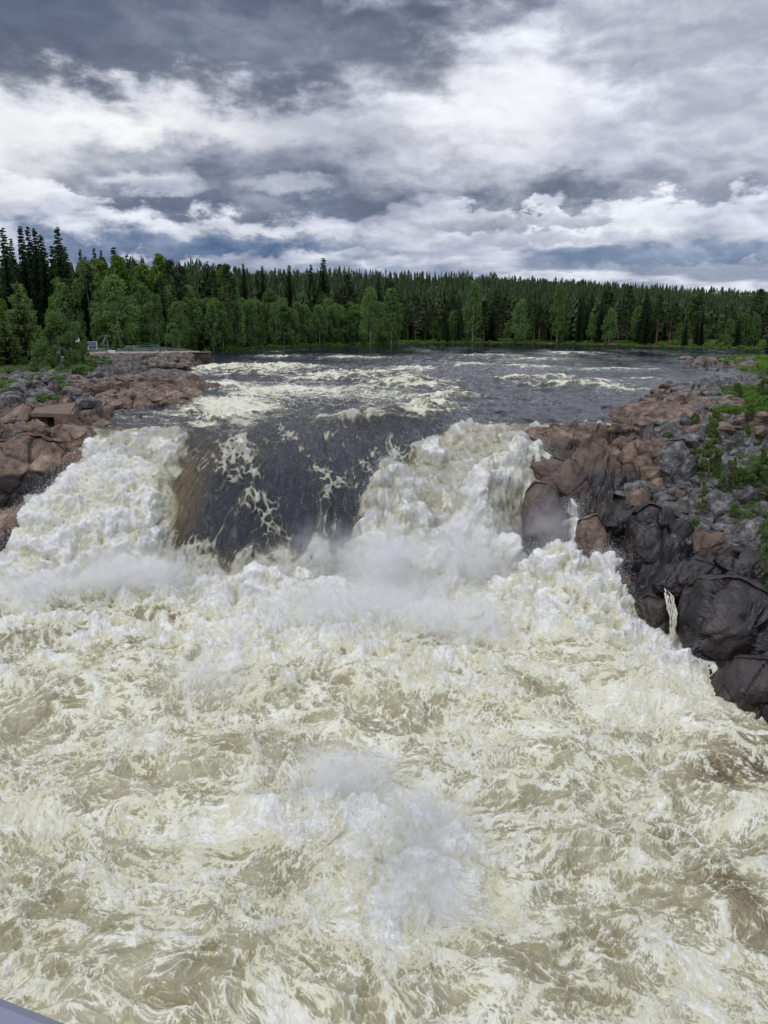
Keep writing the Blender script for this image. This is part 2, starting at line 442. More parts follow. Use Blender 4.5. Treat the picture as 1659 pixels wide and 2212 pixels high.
def rock_mat(name, objspace=False):
    """uses point attributes: tint (0 brown-pink .. 1 grey lichen), wet (0..1)"""
    m, n, b, out = new_mat(name)
    geo = n.node('ShaderNodeNewGeometry'); pos = geo.outputs['Position']
    tint = n.attr('tint'); wet = n.attr('wet'); edge = n.attr('crack')
    big = n.noise(pos, 0.35, 4, 0.55); mid = n.noise(pos, 1.7, 7, 0.65); fin = n.noise(pos, 9.0, 6, 0.7)
    brown = n.ramp(n.m('ADD', n.m('MULTIPLY', big, 0.5), n.m('MULTIPLY', mid, 0.5)),
                   [(0.34, (0.052, 0.036, 0.026)), (0.45, (0.118, 0.080, 0.059)), (0.54, (0.215, 0.150, 0.110)), (0.66, (0.37, 0.275, 0.195))])
    grey = n.ramp(mid, [(0.34, (0.035, 0.034, 0.033)), (0.46, (0.080, 0.077, 0.073)), (0.58, (0.155, 0.15, 0.143)), (0.72, (0.30, 0.295, 0.275))])
    t = n.step(n.m('ADD', tint, n.m('MULTIPLY', n.m('SUBTRACT', big, 0.5), 0.9)), 0.35, 0.65)
    col = n.mix(t, brown, grey)
    lich = n.m('MULTIPLY', n.step(n.noise(pos, 4.5, 5, 0.7), 0.60, 0.68), n.m('ADD', 0.15, n.m('MULTIPLY', t, 0.6)))
    col = n.mix(lich, col, (0.42, 0.43, 0.38))
    sp = n.m('ADD', 0.72, n.m('MULTIPLY', fin, 0.56))
    col = n.vm('SCALE', col, sp)
    wf = n.step(n.m('ADD', wet, n.m('MULTIPLY', n.m('SUBTRACT', mid, 0.5), 0.5)), 0.3, 0.75)
    wetcol = n.mix(n.step(big, 0.45, 0.62), (0.008, 0.008, 0.010), (0.020, 0.016, 0.015))
    col = n.mix(n.m('MULTIPLY', wf, 0.93), col, wetcol)
    gr = n.m('MULTIPLY', n.attr('grass'), n.step(n.noise(pos, 1.1, 5, .6), .36, .56))
    col = n.mix(n.m('MULTIPLY', gr, .9), col, n.mix(fin, (.035, .05, .014), (.09, .14, .03)))
    ck = n.m('MULTIPLY', edge, 0.8)
    col = n.mix(ck, col, (0.012, 0.010, 0.009))
    n.put(b.inputs['Base Color'], col)
    n.put(b.inputs['Roughness'], n.m('SUBTRACT', 0.82, n.m('MULTIPLY', wf, 0.50)))
    b.inputs['Specular IOR Level'].default_value = 0.4
    cr = n.vor(n.vm('ADD', pos, n.vm('SCALE', n.noise(pos, 1.5, 3, 0.5, col=True), 0.8)), 1.3, 'DISTANCE_TO_EDGE')
    crk = n.step(cr, 0.0, 0.05)
    h = n.m('ADD', n.m('MULTIPLY', mid, 0.5), n.m('ADD', n.m('MULTIPLY', fin, 0.22), n.m('MULTIPLY', crk, 0.12)))
    bp = n.node('ShaderNodeBump'); bp.inputs['Strength'].default_value = 0.8; bp.inputs['Distance'].default_value = 0.25
    n.put(bp.inputs['Strength'], n.m('SUBTRACT', 0.8, n.m('MULTIPLY', wf, 0.35)))
    n.put(bp.inputs['Height'], h); n.put(b.inputs['Normal'], bp.outputs[0])
    return m
def leaf_mat(name, c1, c2, tr=0.25):
    m, n, b, out = new_mat(name)
    oi = n.node('ShaderNodeObjectInfo')
    tc = n.node('ShaderNodeTexCoord').outputs['Object']
    v = n.attr('lv')
    f = n.m('ADD', n.m('MULTIPLY', v, 0.55), n.m('MULTIPLY', oi.outputs['Random'], 0.45), clamp=True)
    col = n.mix(f, c1, c2)
    n.put(b.inputs['Base Color'], col)
    b.inputs['Roughness'].default_value = 0.65
    b.inputs['Specular IOR Level'].default_value = 0.15
    t = n.node('ShaderNodeBsdfTranslucent'); n.put(t.inputs[0], n.vm('SCALE', col, 1.2))
    mx = n.node('ShaderNodeMixShader'); mx.inputs[0].default_value = tr
    n.l.new(b.outputs[0], mx.inputs[1]); n.l.new(t.outputs[0], mx.inputs[2]); n.l.new(mx.outputs[0], out.inputs[0])
    return m
M = {}
M['water'] = water_mat()
M['rock'] = rock_mat('bedrock')
M['birch'] = leaf_mat('birch_leaves', (0.082, 0.142, 0.040), (0.195, 0.305, 0.095), 0.4)
M['bright'] = leaf_mat('bright_leaves', (0.08, 0.15, 0.02), (0.17, 0.28, 0.045), 0.3)
M['spruce'] = leaf_mat('spruce_needles', (0.024, 0.044, 0.019), (0.055, 0.084, 0.032), 0.15)
M['pine'] = leaf_mat('pine_needles', (0.036, 0.058, 0.022), (0.078, 0.108, 0.042), 0.15)
M['ypine'] = leaf_mat('young_pine_needles', (0.080, 0.125, 0.034), (0.190, 0.250, 0.080), 0.35)
M['far'] = leaf_mat('far_needles', (0.026, 0.046, 0.022), (0.062, 0.092, 0.036), 0.0)
M['bark'] = simple('spruce_bark', (0.075, 0.055, 0.042), 0.9)
M['pbark'] = simple('pine_bark', (0.20, 0.105, 0.06), 0.9)
M['bbark'] = simple('birch_bark', (0.42, 0.41, 0.38), 0.8, nscale=3, namp=0.9)
M['concrete'] = simple('weathered_concrete', (0.23, 0.165, 0.12), 0.9, nscale=1.6, namp=0.7, bump=0.5)
M['pierconc'] = simple('pier_concrete', (0.15, 0.115, 0.085), 0.9, nscale=1.1, namp=1.0, bump=0.5)
M['white'] = simple('white_paint', (0.75, 0.76, 0.77), 0.4, namp=0.08)
M['cell'] = simple('solar_cell', (0.025, 0.035, 0.09), 0.15, namp=0.2, bump=0)
M['green'] = simple('green_paint', (0.03, 0.13, 0.08), 0.5, namp=0.2)
M['steel'] = simple('galvanised_steel', (0.45, 0.46, 0.47), 0.4, 0.6, namp=0.2)
M['rail'] = simple('painted_rail', (0.215, 0.225, 0.30), 0.45, 0.0, nscale=3, namp=0.12, bump=0.05)
M['wood'] = simple('dark_wood', (0.10, 0.06, 0.035), 0.85)
M['gravel'] = simple('pale_gravel', (0.42, 0.36, 0.29), 0.95, nscale=2.5, namp=0.6)

# ------------------------------------------------------------------ WATER
def gauss(x, y, cx, cy, sx, sy, ang=0.0):
    c, s = math.cos(ang), math.sin(ang)
    dx, dy = x - cx, y - cy
    a = (dx * c + dy * s) / sx; b = (-dx * s + dy * c) / sy
    return np.exp(-(a * a + b * b))
def interp(x, pts):
    xs, ys = zip(*pts); return np.interp(x, xs, ys)
def blobV(x, y, u, v, su, sv, z=0.0):
    c = P(u, v, z); e = P(u + su, v, z); f = P(u, v - sv, z); g_ = P(u, v + sv, z)
    return gauss(x, y, c[0], c[1], abs(e[0] - c[0]), abs(f[1] - g_[1]) / 2)

UP = 9.0
BASE = [(-60, 53), (-34, 53), (-27, 52.0), (-20, 53.5), (-17, 54.2), (-12, 54.3), (-6, 54.0), (-1, 54.8), (4, 56.5), (9, 57.5), (12, 60), (15, 64), (30, 66)]
CREST = [(-60, 76), (-29, 75), (-25, 67.5), (-18, 68.5), (-14, 78), (-10, 82), (-4, 84), (1, 82), (4.5, 74), (7, 71), (10, 69.5), (14, 74), (30, 76)]
def fall_t(x, y):
    yb, yc = interp(x, BASE), interp(x, CREST)
    yb = yb + 1.3 * perlin(x * 0.30, x * 0 + 1.7, 0, 31); yc = yc + 1.6 * perlin(x * 0.22, x * 0 + 4.2, 0, 32) + .6 * perlin(x * .8, x * 0, 0, 33)
    return (y - yb) / (yc - yb), yb, yc
def water_height(x, y):
    t, yb, yc = fall_t(x, y)
    tc = np.clip(t, 0, 1)
    pe = 2.0 + 1.1 * sst(-17, -13, x) * sst(6, 1, x)
    prof = 1 - (1 - tc) ** pe
    foamy_l = sst(-15.5, -17.5, x)
    prof = prof * (1 - foamy_l) + (1 - (1 - tc) ** 1.7) * foamy_l
    z = UP * prof
    z = z + sst(.45, .9, t) * sst(1.9, 1.1, t) * (.40 * perlin(x * .30, y * .10, 0, 34) + .16 * perlin(x * .9, y * .2, 0, 35) - .35 * gauss(x, y, -5, 70, 5, 4))
    # upper river: slight rise upstream
    z = z + np.clip(y - 72, 0, 200) * 0.002
    return z, t, yb, yc
# heaps of broken water at and below the fall: x, y, sx, sy, height
HEAPS = [
    (-20.5, 57.5, 3.8, 4.5, 1.6), (-25.5, 56.0, 4.5, 4.0, 1.7), (-22, 60.5, 4.2, 2.6, 1.1),
    (0.8, 58.2, 2.5, 2.3, 5.0), (3.2, 56.0, 3.0, 2.6, 2.6), (-0.5, 55.5, 2.0, 2.0, 2.2),
    (6.5, 59.5, 2.6, 2.6, 2.8), (8.8, 62.0, 2.4, 2.0, 1.6), (6.8, 57.0, 2.4, 2.2, 1.2),
    (-9.0, 52.6, 2.6, 1.2, 1.5), (-13, 52.4, 2.6, 1.2, 0.9), (-4.5, 51.0, 2.8, 2.0, 1.2), (-6.3, 53.2, 1.0, .6, 1.3),
    (11.0, 48.8, 3.4, 3.0, 4.6), (12.8, 45.2, 3.4, 3.2, 3.2), (8.2, 46.0, 3.0, 2.8, 1.4), (15.2, 42.0, 3.0, 3.0, 1.3), (16.6, 39.6, 2.0, 1.2, 1.5),
    (15.5, 50.5, 2.4, 3.4, 3.0), (14.5, 47.0, 2.2, 2.4, 1.4), (15.5, 59.6, 1.5, 2.6, 5.2), (13.6, 62.6, 1.6, 1.8, 6.4), (9.0, 56.5, 2.0, 2.0, 2.2), (11.3, 62.5, 1.5, 1.8, 4.0),
    (-21, 66.4, 1.6, 1.1, .75), (-18.6, 66.5, 1.2, 1.2, .6), (-24.2, 65.2, 1.3, 1.0, .5), (-19.3, 64.5, 1.2, 1.3, .5), (7.5, 69.5, 1.6, 1.2, .8), (10.2, 68.2, 1.3, 1.2, .7), (4.3, 67.0, 1.2, 1.4, .5),
    (1.0, 47.0, 4.5, 3.0, 0.9), (-4.5, 38.5, 2.6, 2.2, 1.3), (-8, 44, 3.5, 2.0, 0.7), (3.5, 39.0, 3.0, 2.0, 0.6),
    (1.6, 24.6, 2.6, 3.0, 1.3), (-2.0, 26.8, 3.6, 2.0, 0.7), (0.6, 21.5, 2.0, 1.8, 0.5),
]
# upper river standing waves: u, v, half width px, half depth px, height
WAVES = [(520, 800, 90, 8, .8), (610, 796, 70, 6, .7), (740, 818, 120, 9, .8), (820, 812, 80, 7, .6), (900, 830, 90, 8, .8), (560, 850, 60, 8, .4), (430, 812, 30, 8, .4), (505, 895, 60, 12, .4), (1170, 822, 90, 6, .5), (1290, 830, 70, 6, .45), (1000, 792, 60, 3, .3), (1140, 778, 70, 3, .3), (620, 772, 60, 3, .3), (760, 775, 70, 3, .25), (1330, 800, 80, 3, .25), (1400, 820, 60, 3, .3), (450, 880, 60, 12, .3),(800, 908, 95, 9, 1.0), (715, 930, 80, 7, 0.65), (640, 958, 30, 16, 0.55), (890, 888, 60, 9, 0.85), (950, 880, 40, 7, 0.5),
         (480, 835, 60, 10, 0.5), (560, 812, 90, 8, 0.7), (470, 800, 60, 7, 0.7), (690, 822, 110, 7, 0.7), (870, 836, 110, 7, 0.75),
         (760, 808, 90, 5, 0.5), (900, 800, 70, 4, 0.4), (1100, 826, 60, 6, 0.55), (1220, 836, 130, 6, 0.55), (1130, 795, 60, 4, 0.4),
         (520, 870, 70, 14, 0.35), (960, 858, 60, 7, 0.4), (1050, 770, 60, 3, 0.3), (1230, 765, 80, 3, 0.25), (640, 845, 70, 7, 0.35), (1330, 840, 60, 5, .3)]
WV = []
for (u, v, su, sv, h) in WAVES:
    c = P(u, v, UP); a = P(u + su, v, UP); f = P(u, v - sv, UP); g_ = P(u, v + sv, UP)
    WV.append((c[0], c[1], abs(a[0] - c[0]), max(abs(f[1] - g_[1]) / 2, 0.5), h))
# extra foam / clear patches on the lower pool: u, v, su, sv, foam amount, murk amount
PATCH = [
    (90, 1990, 60, 80, -0.45, 0.0), (190, 2090, 70, 60, -0.25, 0), (430, 2130, 120, 60, -0.32, 0), (760, 2170, 90, 50, -0.35, 0),
    (1200, 2130, 120, 60, -0.45, -0.08), (1630, 1960, 60, 110, -0.55, -0.22), (1640, 1650, 70, 50, -0.45, -0.32), (1560, 1690, 70, 35, -0.35, -0.25),
    (1450, 1790, 50, 40, -0.30, -0.12), (1330, 1830, 260, 60, -0.14, 0), (1130, 1720, 120, 60, -0.18, -0.02), (1300, 1600, 150, 40, -0.20, 0),
    (1000, 1400, 90, 30, -0.18, 0), (650, 1450, 130, 50, -0.20, 0), (640, 1520, 100, 30, -0.12, 0), (80, 1560, 120, 60, -0.26, -0.03),
    (60, 1380, 110, 40, -0.24, -0.08), (380, 1320, 90, 12, -0.40, -0.15), (180, 1300, 130, 20, -0.18, -0.05), (300, 1700, 100, 50, -0.18, 0),
    (590, 1870, 120, 50, -0.22, -0.02), (1180, 1500, 60, 30, -0.3, -0.05), (300, 1420, 120, 40, -0.10, 0),
    (1620, 1560, 100, 16, -0.30, -0.05), (1480, 1950, 90, 60, -0.26, -0.05), (1300, 2010, 130, 50, -0.22, 0), (860, 1560, 90, 40, -0.12, 0),
    (700, 1300, 260, 60, 0.40, 0), (1150, 1550, 200, 60, 0.22, 0), (500, 1400, 130, 70, 0.2, 0), (880, 1850, 170, 150, 0.65, 0), (950, 1950, 110, 70, .3, 0),
    (560, 1740, 230, 50, 0.30, 0), (300, 1600, 80, 60, 0.28, 0), (1060, 1960, 60, 50, 0.25, 0), (40, 1700, 60, 50, 0.12, 0), (1540, 1470, 120, 50, 0.45, 0), (1400, 1530, 160, 30, 0.35, 0),
]
# long white foam lines on the pool (polylines in photo points)
LINES = [
    [(950, 1590), (1010, 1650), (960, 1720), (900, 1640)], [(1290, 1590), (1400, 1640), (1420, 1720), (1380, 1800), (1400, 1870)],
    [(1659, 1740), (1560, 1800), (1450, 1860), (1390, 1850), (1330, 1870)], [(1659, 1880), (1600, 1920), (1575, 1990), (1590, 2060), (1570, 2130)],
    [(1330, 1900), (1390, 1960), (1430, 2010), (1500, 2100), (1540, 2212)], [(1230, 1830), (1130, 1860), (1060, 1830)],
    [(1050, 1950), (1120, 1990), (1180, 1980)], [(1250, 1640), (1180, 1700), (1100, 1680)], [(1659, 1590), (1560, 1560), (1480, 1530), (1400, 1540)],
    [(0, 1700), (80, 1760), (160, 1790)], [(50, 2080), (60, 1990), (110, 1900), (220, 1860)], [(220, 2100), (300, 2050), (420, 2040), (500, 2110), (560, 2200)],
    [(560, 2020), (650, 1980), (720, 1940)], [(860, 2090), (820, 2140), (800, 2212)], [(1100, 2212), (1150, 2130), (1250, 2080), (1350, 2090)],
    [(1130, 1560), (1250, 1600), (1380, 1590), (1480, 1600)], [(120, 1600), (200, 1540), (210, 1450)], [(880, 1560), (1000, 1560), (1080, 1600)],
    [(1460, 1560), (1560, 1600), (1659, 1640)], [(1200, 2060), (1290, 1990), (1380, 1990)], [(1060, 1760), (1200, 1770), (1320, 1800)],
]
UPLINES = [  # on the upper river / fall face: (list of (u, v, D or None->z=UP))
    [(515, 940), (535, 985), (552, 1040), (550, 1080)], [(495, 950), (480, 1000), (510, 1040), (535, 1060)], [(600, 915), (640, 958), (660, 985), (710, 1030)],
    [(770, 1050), (730, 1040), (700, 1060)], [(810, 975), (800, 1010)], [(850, 975), (860, 1010)], [(900, 960), (880, 975)],
    [(580, 1100), (570, 1130), (620, 1160)], [(440, 1180), (420, 1190)], [(380, 850), (480, 880), (560, 880)],
]
def seg_dist(x, y, pts):
    d = np.full(x.shape, 1e3)
    for (x0, y0), (x1, y1) in zip(pts[:-1], pts[1:]):
        dx, dy = x1 - x0, y1 - y0
        t = np.clip(((x - x0) * dx + (y - y0) * dy) / (dx * dx + dy * dy + 1e-9), 0, 1)
        d = np.minimum(d, np.hypot(x - x0 - t * dx, y - y0 - t * dy))
    return d

def build_water(name, x, y, far=False):
    shp = x.shape
    z, t, yb, yc = water_height(x, y)
    pool = sst(0.12, -0.12, t)                     # 1 in the lower pool
    onface = sst(-0.02, 0.08, t) * sst(1.25, 0.85, t)
    upper = sst(0.85, 1.2, t)
    wx = x + 1.5 * perlin(x * .16, y * .16, 0, 1) + 0.35 * perlin(x * .7, y * .7, 0, 2)
    wy = y + 1.5 * perlin(x * .16, y * .16, 0, 3) + 0.35 * perlin(x * .7, y * .7, 0, 4)
    foam = np.zeros(shp); murk = np.zeros(shp); calm = np.zeros(shp)
    heap = np.zeros(shp); heapw = np.zeros(shp)
    for (cx, cy, sx, sy, h) in HEAPS:
        g_ = gauss(wx * .5 + x * .5, wy * .5 + y * .5, cx, cy, sx, sy)
        heap = np.maximum(heap, h * g_) + 0.25 * np.minimum(heap, h * g_); heapw = np.maximum(heapw, g_)
    z = z + heap
    # ---- lower pool
    near_fall = sst(24, 0, yb - y)
    pf = 0.36 + 0.34 * near_fall
    pm = 0.88 * np.ones(shp)
    for (u, v, su, sv, fa, ma) in PATCH:
        b = blobV(wx, wy, u, v, su, sv)
        pf = pf + fa * b * (1.5 if fa < 0 else 1.0); pm = pm + ma * b * 1.6 + .08 * np.minimum(fa, 0) * b
    for ln in LINES:
        pts = [tuple(P(u, v, 0.2)[:2]) for (u, v) in ln]
        d = seg_dist(wx * 0.75 + x * .25 + 0.25 * perlin(x * 1.3, y * 1.3, 0, 9), wy * 0.75 + y * .25 + 0.25 * perlin(x * 1.3, y * 1.3, 5, 9), pts)
        pf = pf + 0.50 * np.exp(-(d / 0.16) ** 2) * (.4 + .9 * ridge(x * 1.5, y * 1.5, 0, 19, 1.6)) + 0.12 * np.exp(-(d / 0.7) ** 2)
    big = fbm(wx * .22, wy * .30, 0, 3, .5, 11)
    l1 = ridge(wx * .42, wy * .62, 0, 21, 2.6) ** 2.2
    l2 = ridge(wx * 1.05, wy * 1.6, 0, 23, 2.6) ** 2
    l3 = ridge(wx * 2.4, wy * 3.6, 0, 25, 2.4) ** 2
    l0 = ridge(wx * .20 + 5, wy * .26, 0, 29, 2.6) ** 2
    l4 = ridge(wx * 5.0, wy * 6.5, 0, 27, 2.2) ** 2
    pf = pf + 0.30 * big + .18 * (l0 - .2) + 0.30 * (l1 - .25) + 0.30 * (l2 - .25) + 0.24 * (l3 - .3) + .18 * (l4 - .3)
    pf = np.maximum(pf, -.02 + .30 * l1 + .34 * l2 + .22 * l3)
    # ---- upper river
    uf = -0.08 + 0.50 * fbm(x * .10, y * .05, 0, 3, .5, 41); um = 0.02 * np.ones(shp)
    wv = np.zeros(shp)
    ux = x + 2.5 * perlin(x * .09, y * .05, 0, 5) + .8 * perlin(x * .35, y * .2, 0, 6); uy = y + 3.5 * perlin(x * .12, y * .06, 0, 7) + .9 * perlin(x * .4, y * .3, 0, 8)
    wf_ = np.zeros(shp)
    for (cx, cy, sx, sy, h) in WV:
        g_ = gauss(ux, uy, cx, cy, sx, sy * .8)
        wv = np.maximum(wv, g_ * h); wf_ = np.maximum(wf_, g_ * (0.7 + .5 * h))
    uf = uf + .30 * sst(18, -10, x) * sst(76, 104, y) * sst(135, 105, y) * sst(-.2, .4, perlin(x * .07, y * .06, 0, 97) + .15) + 0.62 * wf_ + 0.66 * (ridge(ux * .35, uy * .5, 0, 43, 2.6) ** 2 - .35) * (0.35 + wf_) + .22 * (ridge(x * 1.2, y * 1.0, 0, 45, 2.6) ** 2 - .35)
    shore_l = sst(-10, -17, x) * sst(96, 80, y)
    uf = uf + 0.30 * shore_l * sst(63, 70, y) * (perlin(x * .3, y * .5, 0, 47) + .6)
    um = um + 0.26 * wf_ + 0.10 * sst(-4, -16, x) * sst(100, 78, y)
    for ln in UPLINES[-1:]:
        pts = [tuple(P(u, v, UP)[:2]) for (u, v) in ln]
        uf = uf + 0.5 * np.exp(-(seg_dist(ux, uy, pts) / 2.0) ** 2)
    z = z + sst(.45, .8, t) * wv * 1.25
    # water speeds up and smooths right at the crest; stays calm by the far shore and at the right
    calm = sst(176, 200, y) * 1.0 + sst(100, 125, y) * sst(14, 45, x) * 0.72 + .25 * sst(90, 160, y)
    calm = np.clip(calm, 0, 0.93)
    # ---- fall face
    ff = -0.18 + 0.10 * perlin(x * .8, y * .25, 0, 51)
    fm = 0.05 * np.ones(shp)
    xl = -17.2 + 0.5 * perlin(y * .5, z * .5, 0, 52) + 0.9 * (t < .5) * (.5 - np.clip(t, 0, .5))
    left = sst(0.7, -0.9, x - xl)
    ff = ff + left * (0.86 + .3 * perlin(x * .35, y * .35, z * .5, 53)); fm = fm + left * 0.75
    fm = fm + 0.30 * gauss(x, y, -16.5, 60.5, 1.0, 5.0) + .15 * gauss(x, y, -15.0, 60.0, 1.2, 5)
    xr = interp(t, [(0, 0.0), (.5, 3.2), (1.0, 8.2), (1.2, 9)]) - .3
    right = sst(-1.0, 0.8, x - xr + .5 * perlin(y * .6, z * .5, 0, 54))
    ff = ff + right * (0.72 + .45 * perlin(x * .45, y * .45, z * .4, 55)); fm = fm + right * 0.7
    ff = ff + 0.95 * sst(0.11, 0.01, t + .07 * perlin(x * .6, 0 * x, 0, 57))
    ff = np.maximum(ff, ff * .4 + .80 * sst(.15, .65, np.clip(heapw, 0, 1))); fm = fm + .9 * sst(.2, .6, heapw)
    for ln in UPLINES[:-1]:
        pts = []
        for (u, v) in ln:
            # march the sight line onto the fall profile
            best = None
            for D in np.linspace(80, 54, 130):
                q = PD(u, v, D); zz_ = float(water_height(np.array([q[0]]), np.array([q[1]]))[0][0])
                if q[2] > zz_ and best is None: best = q
            if best is None: best = P(u, v, UP)
            # sight line goes downward with distance: nearest D where it is above the surface
            for D in np.linspace(54, 84, 240):
                q = PD(u, v, D); zz_ = float(water_height(np.array([q[0]]), np.array([q[1]]))[0][0])
                if q[2] <= zz_: best = q; break
            pts.append((best[0], best[1]))
        dd = seg_dist(x + .3 * perlin(x * 1.1, y * 1.1, 0, 61) , y + .35 * perlin(x * 1.1, y * 1.1, 4, 61), pts)
        add = (0.50 * np.exp(-(dd / 0.15) ** 2) + .85 * np.exp(-(dd / .95) ** 2) * ridge(x * 1.9, y * 1.1, 0, 62, 2.6) ** 2) * sst(-.45, .25, perlin(x * .7, y * .55, 0, 60) + .05)
        ff = ff + add; uf = uf + add
    # lacy patch left of centre on the face
    ff = ff + 0.55 * gauss(x, y, -13.0, 66.0, 2.3, 2.6) * (ridge(x * .9, y * .6, 0, 63) ** 1.5) * 1.3
    fm = fm + .2 * gauss(x, y, -13.0, 66.0, 2.3, 2.6)
    ff = ff + .22 * (ridge(x * 1.3, y * .5, 0, 65, 2.4) ** 2 - .4)
    sxx = x + .030 * (y - 56) * (x + 6) + .9 * perlin(x * .3, y * .22, 0, 103) + .22 * perlin(x * 1.1, y * .8, 0, 104)
    ff = ff + .50 * ridge(sxx * .9, y * .12, 0, 99, 3.0) ** 4 * sst(-.15, .35, perlin(x * .35, y * .12, 0, 100)) + .42 * ridge(sxx * 2.1, y * .30, 0, 101, 2.8) ** 3 * sst(.0, .4, perlin(x * .5, y * .2, 0, 102))
    sh_ = .24 * np.clip(sst(-14, -18, x) + sst(3.5, 6, x), 0, 1)
    upw = sst(0, .34, t - .54 - sh_)
    # right rim of the crest: broken water round the rock edge
    uf = uf + 0.75 * gauss(x, y, 9.5, 71.0, 3.0, 2.4) + .4 * gauss(x, y, 6.5, 71.0, 2.5, 1.5); um = um + .35 * gauss(x, y, 9.5, 70.5, 2.6, 2.2)
    uf = uf + .42 * gauss(x, y, -16, 82, 5.0, 13) * (ridge(x * .5, y * .3, 0, 98, 2.2) + .2)
    uf = uf + 0.55 * gauss(x, y, -22.5, 66.5, 4.5, 1.8) * sst(-.3, .3, perlin(x * .6, y * .8, 0, 66)); um = um + .45 * gauss(x, y, -21.5, 66.8, 6.0, 3.5)
    ff2 = ff * (1 - upw) + uf * upw; fm2 = fm * (1 - upw) + um * upw
    foam = pf * pool + ff2 * (1 - pool); murk = pm * pool + fm2 * (1 - pool)
    # foam collects around the heaps of the pool also
    foam = np.maximum(foam, foam + pool * .32 * sst(.1, .7, heapw)); murk = np.clip(murk, 0, 1)
    foam = np.clip(foam, -0.3, 0.92)
    fpos = np.clip(foam, 0, 1)
    # ---- relief
    # normals of base surface by finite differences
    e = 0.25
    zx = np.gradient(z, axis=1) / (np.gradient(x, axis=1) + 1e-9)
    # y derivative along rows (x also changes along a row step)
    dxr = np.gradient(x, axis=0); dyr = np.gradient(y, axis=0); dzr = np.gradient(z, axis=0)
    zy = (dzr - zx * dxr) / (dyr + 1e-9)
    zx = np.clip(zx, -2.2, 2.2); zy = np.clip(zy, -2.2, 2.2)
    nl = np.sqrt(1 + zx ** 2 + zy ** 2); nx, ny, nz = -zx / nl, -zy / nl, 1 / nl
    turb = pool * (0.55 + .45 * near_fall) + (1 - pool) * np.clip(foam, 0, 1) * onface + .25 * upper * wf_
    turb = np.maximum(turb, .9 * sst(.15, .8, heapw))
    low = 0.95 * fbm(x * .17, y * .22, z * .1, 2, .5, 71) * pool
    wave = 0.46 * fbm(wx * .5, wy * .6, z * .3, 2, .5, 73) * (pool + .15)
    qx, qy, qz = x + .5 * perlin(x * .6, y * .6, z * .6, 91), y + .5 * perlin(x * .6, y * .6, z * .6, 92), z + .5 * perlin(x * .6, y * .6, z * .6, 93)
    puff = 1.1 * billow(qx * .42, qy * .42, qz * .42, 2, .5, 75) + .26 * billow(qx * 1.7, qy * 1.7, qz * 1.7, 2, .62, 77) + .12 * perlin(qx * 5.2, qy * 5.2, qz * 5.2, 78)
    crest_ = 0.22 * (l1 - .3) + 0.10 * (l2 - .3) + .05 * (l3 - .3)
    ts = sst(.1, .9, turb * (.25 + np.maximum(near_fall * .75, heapw)) * 1.2)
    disp = low + wave + crest_ * pool + (.45 + .62 * sst(18, 46, y)) * puff * ts * (.45 + .55 * fpos)
    foam = foam + ts * ((1.25 * (puff + .12) + .35 * perlin(qx * 3.1, qy * 3.1, qz * 3.1, 79)) ) * (foam > .1); foam = np.clip(foam, -.3, 1.25)
    # upper river chop
    ch = upper * (1 - calm) * sst(240, 130, y + 0 * x) 
    disp = disp + (upper + .25 * onface) * (1 - calm) * (0.22 * perlin(x * .45, y * .32, 0, 81) + 0.14 * perlin(x * 1.1, y * .75, 0, 83) + .07 * perlin(x * 2.3, y * 1.6, 0, 84))
    disp = disp + upper * (1 - calm) * (.16 + .3 * wf_) * ridge(ux * .5, uy * .45, 0, 85) ** 3
    sx_ = x + .030 * (y - 56) * (x + 6)        # streamlines fan in toward the foot
    disp = disp + sst(-.05, .2, t) * sst(1.5, .9, t) * (1 - fpos) * (.20 * perlin(sx_ * .9, y * .10, 0, 94) + .09 * perlin(sx_ * 2.4, y * .25, 0, 95) + .05 * perlin(sx_ * 5, y * .6, 0, 96))
    disp = disp + onface * (1 - fpos) * (0.10 * perlin(x * 1.1, y * .35, z * .3, 86) + 0.05 * perlin(x * 3, y * 1.1, z, 87) + .14 * ridge(x * .45, y * .16, 0, 88) ** 2)
    # rough fine spray texture where foamy
    fz = perlin(qx * 3.3, qy * 3.3, qz * 3.3, 89); fz2 = perlin(qx * 7, qy * 7, qz * 7, 90)
    disp = disp + 0.06 * fpos * fz + .035 * fpos * fz2
    foam = foam + (.14 * fz + .14 * fz2) * fpos
    X = x + nx * disp; Y = y + ny * disp; Z = z + nz * disp
    # flow coordinates stretched along the current
    s_al = np.where(t > 0, 0, 0) + y
    k_along = .55 * pool + .30 * onface * (1 - .6 * fpos) + .75 * upper
    fy = (1 - pool) * np.clip(fpos * 1.4, 0, 1)
    fl = np.stack([wx * pool + (1 - pool) * (x + onface * (1 - fpos) * .030 * (y - 56) * (x + 6)) * 1.0, wy * .8 * pool + (1 - pool) * y * (.30 + .55 * np.maximum(fpos, upper)), Z * .9 * np.maximum(ts, .12 * onface)], -1)
    co = np.stack([X, Y, Z], -1).reshape(-1, 3)
    me = mesh_np(name, co, grid_faces(*shp), M['water'], True, dict(foam=foam.ravel(), murk=murk.ravel(), calm=calm.ravel(), flow=fl.reshape(-1, 3)))
    o = link(name, me); props(o, kind='structure')
    return o, (X, Y, Z, foam)

